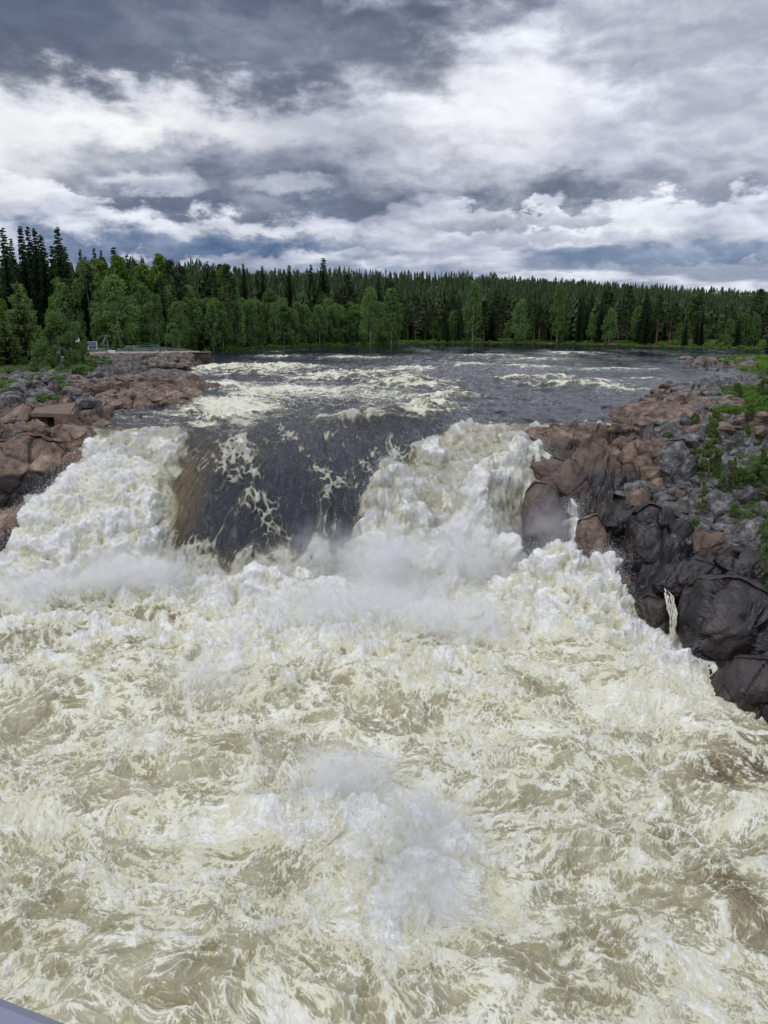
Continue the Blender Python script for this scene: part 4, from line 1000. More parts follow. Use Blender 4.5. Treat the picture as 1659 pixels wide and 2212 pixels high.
# broken stones along the left bank and by the calm water on the right
def scatter(parent, model, n, ulim, vlim, zs, size, tint, wet, sink=.35):
    k = 0; tries = 0
    while k < n and tries < n * 8:
        tries += 1
        u, v = rnd.uniform(*ulim), rnd.uniform(*vlim)
        q = hit(parent.name, u, v)
        if q is None or q[2] < 8.7 and v < 925: continue
        s = size * rnd.uniform(.5, 1.5)
        stone(parent, (q[0], q[1] + s * .2, q[2] - s * sink * .5), s, tint if rnd.random() < .75 else min(1, tint + .4), wet)
        k += 1
scatter(left_o, LM, 130, (210, 400), (838, 880), 9.5, .85, .1, 0.)
scatter(left_o, LM, 60, (150, 300), (815, 850), 10, .8, .4, 0.)
scatter(left_o, LM, 60, (0, 200), (805, 870), 10.5, .8, .7, 0.)
scatter(left_o, LM, 30, (0, 80), (875, 945), 9.8, .6, .2, .2)
scatter(right_o, RM, 60, (1400, 1600), (832, 880), 9.5, .9, .45, 0.)
scatter(right_o, RM, 60, (1490, 1640), (776, 802), 9.1, .9, .4, .3)
scatter(right_o, RM, 50, (1330, 1659), (890, 930), 10.2, .6, .4, 0.)
scatter(right_o, RM, 60, (1420, 1659), (1040, 1180), 7, .5, .8, 0.)
scatter(right_o, RM, 16, (1340, 1480), (945, 1080), 8.5, 1.0, .3, .25)
scatter(right_o, RM, 26, (1440, 1659), (930, 1060), 8.5, .75, .85, 0.)
scatter(left_o, LM, 26, (60, 200), (925, 975), 9.4, .8, .05, 0.)
print('banks done')

# ------------------------------------------------------------------ FAR LAND
SH = [(-140, 120), (-60, 160), (-44, 192)] + [tuple(P(u, v, 9.3)[:2]) for (u, v) in [(445, 756), (560, 752), (700, 747), (850, 742), (1000, 741), (1200, 742), (1400, 748), (1560, 752), (1659, 753)]] + [(150, 200), (260, 195)]
SH.sort()
def shore_y(x): return np.interp(x, [a for a, b in SH], [b for a, b in SH]) + 1.5 * perlin(x * .08, x * 0, 0, 301) + .8 * perlin(x * .3, x * 0, 0, 302)
def far_h(x, y):
    d = y - shore_y(x)
    z = 9.0 + np.where(d > 0, .5 * sst(0, 2.5, d) + 1.0 * sst(4, 30, d), np.maximum(d * .5, -4))
    lh = sst(20, -60, x)
    z = z + lh * (6.5 * sst(15, 120, d)) + 1.2 * sst(10, 80, d) * sst(120, 20, x)
    hill = 46 * np.exp(-((x - 250) / 620) ** 2 - ((y - 1500) / 420) ** 2) + 26 * np.exp(-((x - 60) / 260) ** 2 - ((y - 820) / 260) ** 2) + 60 * np.exp(-((x - 1500) / 1100) ** 2 - ((y - 2900) / 500) ** 2) + 30 * np.exp(-((x + 700) / 500) ** 2 - ((y - 1500) / 500) ** 2)
    return z + hill * sst(60, 400, d) + .4 * perlin(x * .06, y * .06, 0, 303) * sst(3, 10, d)
def ground_mat():
    m, n, b, out = new_mat('forest_floor')
    pos = n.node('ShaderNodeNewGeometry').outputs['Position']
    a = n.noise(pos, .25, 6, .6); c = n.noise(pos, 2.5, 5, .65)
    col = n.ramp(n.m('ADD', n.m('MULTIPLY', a, .5), n.m('MULTIPLY', c, .5)), [(.35, (.025, .040, .012)), (.5, (.060, .105, .022)), (.65, (.11, .17, .035))])
    dirt = n.step(n.attr('dirt'), .2, .6)
    col = n.mix(dirt, col, n.mix(c, (.16, .075, .04), (.30, .19, .13)))
    n.put(b.inputs['Base Color'], col); b.inputs['Roughness'].default_value = 1; b.inputs['Specular IOR Level'].default_value = .1
    return m
M['ground'] = ground_mat()
x, y = fan(-46, 46, 330, 112, 5200, 330, pw=.8)
z = far_h(x, y)
d = y - shore_y(x)
xb = P(1300, 742, 9.3)[0]
dirt = .9 * np.exp(-((x - xb) / 2.5) ** 2) * (d < 6) + sst(1.2, .2, d) * .7 * (perlin(x * .15, y * .3, 0, 305) > -.1) + .6 * np.exp(-((x - 30) / 14) ** 2) * sst(2.5, .6, d)
z = z - 3.2 * sst(-38, -44, x) * sst(205, 190, y)      # tucked under the left bank's own ground
far_o = link('far_shore', mesh_np('far_shore', np.stack([x, y, z], -1).reshape(-1, 3), grid_faces(*x.shape), M['ground'], True, dict(dirt=np.clip(dirt, 0, 1).ravel())))
props(far_o, kind='structure')

# ------------------------------------------------------------------ TREES
class Soup:
    """small leaf faces with a light/dark value each"""
    def __init__(s): s.v = []; s.val = []
    def tri(s, pts, val): s.v.append(pts); s.val.append(val)
    def mesh(s, name, mat):
        v = np.concatenate(s.v).reshape(-1, 3); n_ = len(v) // 3
        return mesh_np(name, v, np.arange(n_ * 3).reshape(-1, 3), mat, False, dict(lv=np.repeat(np.concatenate(s.val), 3)))
def leaves(rg, c, r, n_, size, flat=.7, val=.5, vs=.25, droop=0.):
    """n_ leaf-clump triangles around c (k,3), radius r"""
    c = np.asarray(c); k = len(c)
    i = rg.integers(0, k, n_)
    d = rg.normal(size=(n_, 3)); d /= np.linalg.norm(d, axis=1)[:, None]
    rr = np.asarray(r)[i] if np.ndim(r) else r
    p = c[i] + d * (rg.uniform(.45, 1, n_) ** .6)[:, None] * np.reshape(rr, (-1, 1)) * np.array([1, 1, flat])
    a = rg.normal(size=(n_, 3)); a[:, 2] -= droop; a /= np.linalg.norm(a, axis=1)[:, None]
    b = rg.normal(size=(n_, 3)); b -= (b * a).sum(1)[:, None] * a; b /= np.linalg.norm(b, axis=1)[:, None]
    s_ = size * rg.uniform(.6, 1.4, n_)[:, None]
    t = np.stack([p - a * s_ * .6, p + a * s_ * .5 + b * s_ * .45, p + a * s_ * .4 - b * s_ * .5], 1)
    base = np.random.default_rng(1).uniform(-vs, vs, k)[i]
    return t, np.clip(val + base + rg.uniform(-.25, .25, n_), 0, 1)
def trunk_mesh(h, r, mat, lean=0.02, seed=0, branches=0, b0=.3, bl=1.2):
    mb = MB(); rg = np.random.default_rng(seed)
    pts = [np.array([lean * h * t * t, .4 * lean * h * math.sin(3 * t + seed), h * t]) for t in np.linspace(0, 1, 5)]
    for i in range(4): mb.tube(pts[i], pts[i + 1], r * (1 - i / 4.3), r * (1 - (i + 1) / 4.3), 6)
    for i in range(branches):
        t = rg.uniform(b0, .9); a = rg.uniform(0, 6.28); l = bl * (1.1 - t) + .4
        p = np.array([lean * h * t * t, 0, h * t])
        mb.tube(p, p + np.array([math.cos(a) * l, math.sin(a) * l, l * .35]), r * .3 * (1.05 - t), r * .08, 4)
    return mb.mesh('trunk', mat)
def spruce(seed, h=16., w=2.3, dens=1.0, mat='spruce', up=0.0, trunk='bark'):
    rg = np.random.default_rng(seed); s = Soup()
    nw = int(40 * dens) + 6
    for i in range(nw):
        t = (i + rg.uniform(-.3, .3)) / nw
        zz = h * (.07 + .93 * t); R_ = w * (1 - t) ** .80 * rg.uniform(.62, 1.2) + .05
        nb = max(4, int(9 * (1 - t) + 4))
        for j in range(nb):
            a = rg.uniform(0, 6.28); l = R_ * rg.uniform(.65, 1.1)
            dirn = np.array([math.cos(a), math.sin(a), 0])
            m_ = max(2, int(l / .38) + 1); f_ = min(1.0, .35 + 1.3 * (1 - t))
            q = np.linspace(.15, 1, m_)
            c = np.stack([dirn[0] * l * q, dirn[1] * l * q, zz - (.42 - up) * l * q ** 1.1 + .16 * l * q ** 3], -1)
            pr = np.array([-dirn[1], dirn[0], 0])
            wd = .34 * (1.15 - q)[:, None] + .12
            up_ = rg.uniform(-.1, .1, (m_, 1))
            tri = np.stack([c + dirn * .42 * f_ + [0, 0, -.08], c - dirn * .25 * f_ + pr * wd * f_ + [0, 0, -.10], c - dirn * .25 * f_ - pr * wd * f_ + [0, 0, .05]], 1)
            s.tri(tri, np.clip(.35 + .3 * q + rg.uniform(-.2, .2, m_), 0, 1))
            tri = np.stack([c + dirn * .25 * f_ + [0, 0, -.42 * f_], c - dirn * .22 * f_ + [0, 0, .06], c + dirn * .35 + pr * .08 + [0, 0, .02]], 1)
            s.tri(tri, np.clip(.2 + .2 * q + rg.uniform(-.2, .2, m_), 0, 1))
    t, v = leaves(rg, [(0, 0, h * .985), (0, 0, h * .96)], .06, 10, .14); s.tri(t, v)
    return s.mesh('crown', M[mat]), trunk_mesh(h * .97, .17 if h > 10 else .07, M[trunk], .004, seed)
def pine(seed, h=16., w=2.2, low=.45, leaf=.34, n=2600, dens_mat='pine', blob=1.0):
    rg = np.random.default_rng(seed); cs = []; rs = []
    nb = 30
    for i in range(nb):
        t = low + (1 - low) * (i / nb) ** .9
        a = rg.uniform(0, 6.28); rad = w * math.sin(math.pi * min(1, (t - low) / (1 - low) * .8 + .25)) ** .8 * rg.uniform(.35, 1)
        cs.append((math.cos(a) * rad, math.sin(a) * rad, h * t + rad * .25)); rs.append(rg.uniform(.45, .85) * blob)
    cs.append((0, 0, h * .99)); rs.append(.45)
    s = Soup(); t, v = leaves(rg, cs, np.array(rs), n, leaf, .55, .5, .3); s.tri(t, v)
    return s.mesh('crown', M[dens_mat]), trunk_mesh(h * .96, .19, M['pbark'], .012, seed, 10, low * .8, w * .7)
def broad(seed, h=11., w=2.4, low=.12, n=4200, leaf=.30, mat='birch', bark='bbark', pointy=1.0, blob=1.0):
    rg = np.random.default_rng(seed); cs = []; rs = []
    for i in range(64):
        t = low + (1 - low) * rg.uniform(0, 1) ** .85
        f = (t - low) / (1 - low)
        env = w * (math.sin(math.pi * (.12 + .80 * f ** .8)) ** .75) * (1 - .35 * pointy * f)
        a = rg.uniform(0, 6.28); rad = env * rg.uniform(.35, 1) ** .6
        cs.append((math.cos(a) * rad, math.sin(a) * rad, h * t)); rs.append(rg.uniform(.38, .85) * blob * w / 2.4)
    for f in (.93, .97, 1.0): cs.append((rg.uniform(-.2, .2), rg.uniform(-.2, .2), h * f)); rs.append(.4 * blob * w / 2.4)
    s = Soup(); t, v = leaves(rg, cs, np.array(rs), n, leaf, 1.25, .5, .38, .8); s.tri(t, v)
    return s.mesh('crown', M[mat]), trunk_mesh(h * .93, .10 + h * .006, M[bark], .02, seed, 12, low, w * .6)
SPR = [spruce(401 + i, w=rnd.uniform(1.7, 2.5)) for i in range(5)]
SPRN = [spruce(421 + i, h=16, w=1.5, dens=1.7) for i in range(4)]
PIN = [pine(441 + i, w=rnd.uniform(1.9, 2.5), low=rnd.uniform(.35, .55)) for i in range(5)]
BIR = [broad(461 + i, w=rnd.uniform(2.2, 3.0)) for i in range(6)]
BRT = [broad(481 + i, mat='bright', w=2.4) for i in range(3)]
YP = [spruce(501 + i, h=7, w=1.55, dens=.55, mat='ypine', up=.55, trunk='pbark') for i in range(3)]
YPL = [pine(521 + i, h=7, w=1.6, low=.05, leaf=.22, n=6500, dens_mat='ypine', blob=.62) for i in range(3)]
NB = [broad(511 + i, h=7, w=2.3, n=11000, leaf=.17, blob=.80, low=.16) for i in range(2)]
KIND = {'spruce': (SPR, 'spruce_tree', 'spruce'), 'thin': (SPRN, 'spruce_tree', 'spruce'), 'pine': (PIN, 'pine_tree', 'pine'), 'birch': (BIR, 'birch_tree', 'birch'), 'bright': (BRT, 'aspen_tree', 'tree'),
        'ypine': (YP, 'young_pine', 'pine'), 'loosepine': (YPL, 'young_pine', 'pine'), 'nbirch': (NB, 'birch_tree', 'birch')}
BASEH = {'spruce': 16., 'thin': 16., 'pine': 16., 'birch': 11., 'bright': 11., 'ypine': 7., 'nbirch': 7., 'loosepine': 7.}
NT_ = [0]
def tree(kind, x, y, z, h, label, group=None, wide=1.0, k=None):
    lst, nm, cat = KIND[kind]
    cr, tr = lst[rnd.randrange(len(lst)) if k is None else k]
    r = empty(nm, (x, y, z - .15), label, cat, group)
    s = h / BASEH[kind]
    r.scale = (s * wide, s * wide, s); r.rotation_euler = (0, 0, rnd.uniform(0, 6.28))
    link('crown', cr, r); link('trunk', tr, r)
    NT_[0] += 1
    return r
def hz(x, y): return float(far_h(np.array([float(x)]), np.array([float(y)]))[0])
def top_tree(kind, u, vtop, D, label, group=None, wide=1.0, zg=None, k=None):
    q = PD(u, vtop, D); z0 = hz(q[0], D) if zg is None else zg
    if D < 200 and q[0] < -38 and zg is None: z0 = 11.2
    return tree(kind, q[0], D, z0, q[2] - z0, label, group, wide, k)
# skyline spruces and other trees one can name
for (u, vt, D, lab, w) in [
    (4, 488, 176, 'very tall dark spruce cut by the left frame edge', .9), (22, 512, 182, 'thin spruce between the edge spruce and the tight skyline group', .7),
    (42, 484, 184, 'tall spruce, leftmost of the four tight skyline spruces on the left', .75), (58, 486, 187, 'tall spruce, second from left of the tight skyline group', .75),
    (73, 488, 186, 'tall spruce, third from left of the tight skyline group', .75), (87, 503, 184, 'shorter spruce at the right end of the tight skyline group', .9),
    (122, 486, 182, 'tallest lone spruce on the left skyline with a ragged narrow top', .95), (138, 530, 183, 'dark spruce leaning against the tallest lone spruce', 1.0), (112, 528, 184, 'bushy dark spruce left of the foot of the tallest lone spruce', 1.0),
    (172, 536, 200, 'small narrow spruce poking up right of the tallest lone spruce', .7), (202, 532, 205, 'pale spiky spruce top above the bright leafy trees', .7), (217, 538, 205, 'short dark spruce right of the pale spiky top', .7),
    (244, 531, 200, 'broad dark spruce above the brightest green trees', 1.1), (273, 546, 204, 'small ragged spruce right of the broad dark one', .9),
    (698, 555, 240, 'tall layered spruce standing out in the middle of the skyline', 1.1), (624, 570, 240, 'dark spruce left of the tall layered skyline spruce', 1.0), (525, 567, 238, 'pointed spruce above the birches in the left half', .9),
    (447, 562, 236, 'slim spruce on the skyline above the end of the embankment', .8), (484, 566, 237, 'spruce right of the slim skyline spruce', .8), (566, 571, 240, 'small spruce between two pointed skyline spruces', .8), (672, 569, 240, 'short spruce just left of the tall layered one', .8),
]:
    top_tree('thin', u, vt, D, lab, None, w * 1.15)
for (kind, u, vt, D, lab, w, zg) in [
    ('birch', 246, 602, 168, 'large rounded birch behind the solar panel', 1.35, 11.2), ('birch', 185, 572, 172, 'pale tall birch left of the large rounded birch', .9, 11.2), ('birch', 380, 655, 172, 'short birch with visible trunk behind the green railing', 1.1, 11.0),
    ('birch', 335, 640, 176, 'slim young birch by the middle of the green railing', .8, 11.2), ('birch', 846, 628, 222, 'pale green rounded birch standing alone at the waterline near the centre', 1.15, 9.6),
    ('birch', 800, 625, 224, 'tall light birch left of the lone rounded birch at the waterline', .9, 9.7), ('birch', 1025, 612, 240, 'slim pale birch rising among the dark pines right of centre', .8, 10), ('birch', 1210, 618, 236, 'narrow green birch among dark spruces in the right half', .7, 10),
    ('birch', 1500, 640, 224, 'pale birch on the far shore near the right edge', .9, 10), ('birch', 1127, 650, 232, 'light birch at the water edge among dark pines', .9, 9.8), ('birch', 1320, 668, 226, 'low light green birch near the bare earth slip', .9, 9.8),
    ('bright', 255, 560, 190, 'brightest yellow green leafy tree below the broad spruce', 1.0, None), ('bright', 345, 556, 215, 'leafy tree with a rounded top on the left skyline', .9, None), ('bright', 480, 583, 222, 'yellow green tree top among spruces left of centre', 1.0, None),
    ('bright', 215, 566, 192, 'bright leafy tree left of the brightest one', .9, None), ('bright', 310, 578, 196, 'bright leafy tree right of the brightest one', 1.1, None),
]:
    top_tree(kind, u, vt, D, lab, None, w, zg)
# nearer trees on the left bank
for (kind, u, vt, vb, D, lab, w) in [
    ('ypine', 58, 605, 800, 118, 'young pine with see-through branches on the left bank', 1.0), ('ypine', 20, 690, 805, 112, 'low bushy pine at the left frame edge', 1.5), ('ypine', 5, 665, 790, 116, 'slender pine cut by the left frame edge', 1.0),
    ('nbirch', 135, 682, 808, 110, 'multi-stemmed birch clump with white stems on the left rocks', 1.15), ('nbirch', 172, 700, 800, 114, 'smaller birch leaning out right of the multi-stemmed clump', .8), ('nbirch', 98, 735, 812, 108, 'low shrubby birch left of the multi-stemmed clump', 1.2),
    ('nbirch', 375, 700, 755, 162, 'small bush tree beyond the green railing end', 1.2), ('ypine', 255, 715, 760, 155, 'tiny pine beside the tilted panel', 1.2),
]:
    b = PD(u, vb, D); t_ = PD(u, vt, D)
    tree(kind, b[0], b[1], b[2], t_[2] - b[2], lab, None, w)
e_ = PD(1652, 655, 120); g_ = PD(1652, 765, 120)
tree('spruce', e_[0] + 2.2, 120, g_[2], e_[2] - g_[2] + 1.5, 'dark spruce half cut by the right frame edge above the spit', None, 1.1)
# the wood along the far shore, tree by tree
def in_view(x, y, m=1.06): return abs(x) / y < .5 * m
REG = [(200, 'left of the solar panel'), (350, 'behind the green railing'), (452, 'above the concrete pier'), (560, 'just right of the concrete pier'), (620, 'under the dark skyline spruce'), (680, 'left of the tall layered spruce'),
       (735, 'below the tall layered spruce'), (790, 'just left of the tall light birch'), (900, 'beside the lone rounded birch'), (1080, 'below the slim pale birch'), (1260, 'left of the bare earth slip'), (1400, 'above the bare earth slip'),
       (1540, 'behind the lone river boulder'), (9999, 'behind the grassy spit')]
ORD = ['first', 'second', 'third', 'fourth', 'fifth', 'sixth', 'seventh', 'eighth', 'ninth', 'tenth', 'eleventh', 'twelfth', 'thirteenth', 'fourteenth', 'fifteenth', 'sixteenth', 'seventeenth', 'eighteenth', 'nineteenth', 'twentieth', 'last', 'very last']
WOOD = {}
def name_wood():
    """each wood tree is named by its kind, its row and its place from the left by a landmark"""
    for (kind, reg, row), lst in WOOD.items():
        lst.sort(key=lambda q: q[0])
        for i, (u, o) in enumerate(lst):
            o['label'] = f"{kind}, {ORD[min(i, 21)]} from left of those {reg}, {row}"
def treeline(n, xr, dr, mix, hr, row, group):
    k = 0; tries = 0
    while k < n and tries < n * 30:
        tries += 1
        x = rnd.uniform(*xr); d = rnd.uniform(*dr); y = float(shore_y(np.array([x]))[0]) + d
        if not in_view(x, y) or y < 170: continue
        kind = rnd.choices([a for a, b in mix], [b for a, b in mix])[0]
        if any((x - a) ** 2 + (y - b) ** 2 < 1.8 for a, b in USED[-400:]): continue
        USED.append((x, y))
        nm = {'spruce': 'dark spruce', 'thin': 'narrow spruce', 'pine': 'open pine', 'birch': 'green birch', 'bright': 'bright leafy tree'}[kind]
        h = rnd.uniform(*hr) * (.72 if kind in ('birch', 'bright') else 1) * (1 if rnd.random() < .85 else .75)
        o = tree(kind, x, y, hz(x, y), h, nm, nm + ' ' + group, rnd.uniform(.85, 1.2))
        u = 829.5 + x / (y * math.cos(PITCH) + 8 * math.sin(PITCH)) * 1661
        reg = next(r for m_, r in REG if u < m_)
        WOOD.setdefault((nm, reg, row), []).append((u, o))
        k += 1
USED = []
treeline(112, (-70, 5), (3, 14), [('birch', 9), ('bright', 1)], (11, 17), 'front row', 'trees in the left leafy belt')
treeline(34, (-100, -38), (5, 30), [('birch', 5), ('bright', 2), ('pine', 2), ('spruce', 2)], (15, 21), 'inner wood', 'trees behind the left bank')
treeline(28, (-65, 5), (14, 26), [('birch', 5), ('spruce', 2), ('pine', 2)], (16, 20), 'back row', 'trees behind the left leafy belt')
treeline(92, (3, 118), (3, 10), [('pine', 7), ('spruce', 3), ('birch', 5), ('thin', 2)], (7.5, 14), 'front row', 'trees in the right front row')
treeline(60, (3, 122), (10, 22), [('pine', 5), ('spruce', 3), ('birch', 2), ('thin', 2)], (10, 16.5), 'second row', 'trees in the right second row')
name_wood()
print('trees', NT_[0])
# everything behind them reads as one mass: joined low trees
def wood(name, label, n, sampler, seg=5, hr=(12, 17), birch=.0):
    rg = np.random.default_rng(77 + n)
    xy = sampler(rg, n); x, y = xy[:, 0], xy[:, 1]; z = far_h(x, y)
    Vs = []; val = []
    for lv in range(seg):
        nb = 8
        h = (hr[0] + (hr[1] - hr[0]) * rg.uniform(0, 1, n) ** 1.6) * np.interp(x / y, [.0, .45], [1.0, .68]) if lv == 0 else h
        w = rg.uniform(1.3, 2.9, n) if lv == 0 else w
        pw_ = rg.uniform(.25, .75, n) if lv == 0 else pw_
        z0 = z + h * (.12 + .85 * lv / seg); z1 = z0 + h * (.95 / seg) * 1.25
        rr = w * (1 - lv / seg) ** pw_
        for j in range(nb):
            a = 2 * math.pi * j / nb + rg.uniform(-.4, .4, n); a2 = a + rg.uniform(.5, .9, n)
            ro = rr * rg.uniform(.6, 1.25, n)
            zz0 = z0 - rg.uniform(0, .5, n)
            p0 = np.stack([x + np.cos(a) * ro, y + np.sin(a) * ro, zz0], -1)
            p1 = np.stack([x + np.cos(a2) * ro * .8, y + np.sin(a2) * ro * .8, zz0 + rg.uniform(-.3, .4, n)], -1)
            a3 = (a + a2) / 2; p2 = np.stack([x + np.cos(a3) * rr * .35, y + np.sin(a3) * rr * .35, z1 - .12 * (z1 - z0)], -1)
            Vs.append(np.stack([p0, p1, p2], 1)); val.append(rg.uniform(0, 1, n))
    v = np.concatenate(Vs).reshape(-1, 3)
    me = mesh_np(name, v, np.arange(len(v)).reshape(-1, 3), M['far'], False, dict(lv=np.repeat(np.concatenate(val), 3)))
    o = link(name, me); props(o, label, 'forest', None, 'stuff'); return o
def samp_mid(rg, n):
    y = 238 + 150 * rg.uniform(0, 1, n) ** 1.3; x = rg.uniform(-.56, .56, n) * y
    y = np.maximum(y, shore_y(x) + 18); return np.stack([x, y], -1)
def samp_far(rg, n):
    y = np.exp(rg.uniform(math.log(330), math.log(3100), n)); x = rg.uniform(-.58, .58, n) * y; return np.stack([x, y], -1)
wood('spruce_wood', 'dense dark spruce and pine wood rising behind the shore trees', 3200, samp_mid, 9, (10.5, 18))
wood('distant_forest', 'distant forested ridge along the horizon', 12000, samp_far, 4, (9, 17))

# shoreline bushes, grass and ground cover
def bush_field(name, label, pts, r, n, leaf, mat, flat=.6):
    rg = np.random.default_rng(len(pts) + n); s = Soup()
    t, v = leaves(rg, np.array(pts), np.array(r), n, leaf, flat, .55, .3); s.tri(t, v)
    o = link(name, s.mesh(name, M[mat])); props(o, label, 'plants', None, 'stuff'); return o
pts, rs = [], []
for k in range(420):
    x = rnd.uniform(-48, 118); d = rnd.uniform(.3, 4.5); yy = float(shore_y(np.array([x]))[0]) + d
    if x > 15 and rnd.random() < .55: continue
    pts.append((x, yy, hz(x, yy) + .2)); rs.append(rnd.uniform(.4, 1.1) if x < 10 else rnd.uniform(.25, .7))
bush_field('shore_bushes', 'low bright green bushes and grass along the far waterline', pts, rs, 26000, .32, 'bright')
def on_bank(model, ulim, vlim, zs, n, zoff=.1):
    out = []
    while len(out) < n:
        u, v = rnd.uniform(*ulim), rnd.uniform(*vlim); q = hit('right_rock_bank' if model is RM else 'left_rock_bank', u, v)
        if q is None: q = P(u, v, zs)
        out.append((q[0], q[1], q[2] + zoff))
    return out
def patch(name, label, model, regs, leafsize, mat, ntri):
    pts, rs = [], []
    for (ul, vl, zs, n_, r) in regs:
        p = on_bank(model, ul, vl, zs, n_); pts += p; rs += [r * rnd.uniform(.6, 1.3) for _ in p]
    bush_field(name, label, pts, rs, ntri, leafsize, mat, .45)
patch('grass_patch', 'bright grass and low bushes covering the right bank by the water', RM, [((1560, 1700), (836, 892), 10.4, 260, .55), ((1530, 1620), (872, 892), 10.4, 40, .25), ((1600, 1700), (800, 812), 9.8, 30, .6)], .13, 'bright', 26000)
patch('spit_bushes', 'green bushes on the low spit at the right', RM, [((1545, 1600), (770, 782), 9.6, 45, .6), ((1590, 1700), (768, 806), 9.8, 120, .85)], .20, 'bright', 15000)
patch('bank_plants', 'green plants growing in cracks of the grey right bank', RM, [((1590, 1700), (985, 1045), 8, 80, .45), ((1500, 1600), (960, 1060), 8, 40, .28), ((1600, 1700), (920, 960), 10, 30, .3), ((1560, 1700), (1060, 1130), 6.5, 40, .35), ((1640, 1700), (1140, 1200), 5.5, 20, .35), ((1560, 1640), (1060, 1090), 7, 22, .3), ((1620, 1700), (1190, 1260), 4.3, 24, .35), ((1640, 1700), (1275, 1310), 3.2, 14, .22), ((1430, 1450), (935, 955), 9, 6, .2), ((1490, 1510), (1125, 1142), 5.5, 8, .28)], .09, 'birch', 26000)
patch('left_bank_plants', 'green plants among the rocks of the left bank', LM, [((70, 125), (850, 868), 10.4, 22, .40), ((160, 200), (770, 800), 11, 22, .6), ((205, 240), (772, 786), 11, 14, .4), ((0, 30), (825, 848), 11, 14, .5), ((130, 160), (815, 840), 10.6, 10, .4), ((0, 110), (760, 800), 11.4, 60, .8), ((0, 200), (745, 765), 11.4, 60, 1.0), ((0, 190), (790, 830), 11, 60, .5), ((120, 200), (770, 800), 11, 40, .7), ((205, 230), (770, 780), 11, 10, .4)], .16, 'birch', 36000)
# young pines and shrubs on the right bank, each its own
for (kind, u, vt, vb, D, lab, w) in [
    ('loosepine', 1527, 905, 1055, 60, 'tallest young pine on the grey right bank', .85), ('loosepine', 1513, 1035, 1110, 54, 'small open pine in front of the rounded grey boulder', .8), ('loosepine', 1580, 985, 1060, 58, 'slim yellow green pine right of the tallest young one', .6),
    ('nbirch', 1612, 915, 955, 65, 'small shrub on the grey rock near the right edge', .7), ('nbirch', 1560, 1025, 1065, 57, 'leafy shrub at the foot of the tallest young pine', .9), ('nbirch', 1650, 1050, 1090, 53, 'leafy shrub at the right frame edge', 1.0),
    ('loosepine', 1640, 1180, 1260, 45, 'thin pine sapling at the right edge above the black rock', .6), ('nbirch', 1504, 1120, 1145, 53, 'little green shrub above the largest black boulder', .9), ('loosepine', 1640, 965, 1040, 60, 'loose young pine at the right edge of the grey slope', 1.1),
    ('loosepine', 1498, 960, 1010, 61, 'short pine left of the tallest young one', .9),
    ('nbirch', 1545, 980, 1040, 58, 'loose green shrub against the trunk side of the tallest young pine', .8), ('nbirch', 1600, 1010, 1060, 56, 'rounded shrub in the crevice right of the slim yellow green pine', 1.1),
    ('nbirch', 1630, 1000, 1055, 56, 'bushy shrub next to the loose young pine at the right edge', 1.2), ('nbirch', 1585, 1085, 1120, 52, 'low shrub above the grey speckled boulder', 1.2),
    ('nbirch', 1650, 1120, 1165, 49, 'shrub at the right edge beside the grey speckled boulder', 1.0), ('nbirch', 1500, 890, 920, 68, 'low shrub at the top of the grey slope by the water', 1.4),
    ('nbirch', 1545, 885, 915, 68, 'wide low shrub below the grass strip', 1.6), ('nbirch', 1620, 870, 905, 70, 'tall bush in the grass strip at the right', 1.3), ('nbirch', 1590, 826, 862, 82, 'bush in the grass near the calm water', 1.3),
    ('nbirch', 1650, 815, 858, 82, 'bush in the grass at the right frame edge', 1.3), ('nbirch', 1655, 1255, 1310, 43, 'small shrub with thin stems at the right edge above the massive black wall', .8),
]:
    b = hit('right_rock_bank', u, vb)
    if b is None: b = PD(u, vb, D)
    t_ = PD(u, vt, b[1])
    tree(kind, b[0], b[1], b[2], t_[2] - b[2], lab, None, w)

# ------------------------------------------------------------------ BUILT THINGS
# concrete intake on the left bank
def prism(poly_top, zb, name, mat, parent, off, zt=None):
    """vertical prism with given top corners (x, y, z) down to zb"""
    mb = MB(); n_ = len(poly_top)
    mb.v = [tuple(np.array(p) - off) for p in poly_top] + [(p[0] - off[0], p[1] - off[1], zb - off[2]) for p in poly_top]
    mb.f = [list(range(n_)), list(range(n_, 2 * n_))[::-1]] + [[i, i + n_, (i + 1) % n_ + n_, (i + 1) % n_] for i in range(n_)]
    return mb.build(name, mat, parent, .04)
zt = 10.75
c0 = P(66, 892, zt); c1 = P(151, 893, zt); c2 = P(165, 870, zt); c3 = P(81, 872, zt)
intake = empty('concrete_intake', (c0[0] + 2, c0[1], 9), 'brown concrete intake with a flat slab roof on the left bank', 'structure')
off = np.array(intake.location[:])
print('intake at', c0, c1, c2, c3)
prism([c0, c1, c2, c3], zt - .38, 'roof_slab', M['concrete'], intake, off)
prism([c1 + [.02, -.02, -.02], c2 + [.25, 0, -.02], c2 + [.3, -.1, -.02], c1 + [.35, -.1, -.02]], 8.6, 'side_wall', M['concrete'], intake, off)
a0 = PD(62, 902, c0[1] + .9); a1 = PD(112, 902, c0[1] + .9)
prism([(a0[0], a0[1] - .1, zt - .5), (a1[0] - .4, a1[1] - .1, zt - .5), (a1[0] - .4, a1[1] + 1.6, zt - .5), (a0[0], a0[1] + 1.6, zt - .5)], 8.4, 'back_wall', M['concrete'], intake, off)
b0 = c0 + (c1 - c0) * .58; 
e0 = P(197, 926, 9.2); e1 = P(165, 931, 9.2)
prism([b0 + [0, -.05, -.02], c1 + [.1, -.05, -.02], e0, e1], 8.3, 'wing_wall', M['concrete'], intake, off)
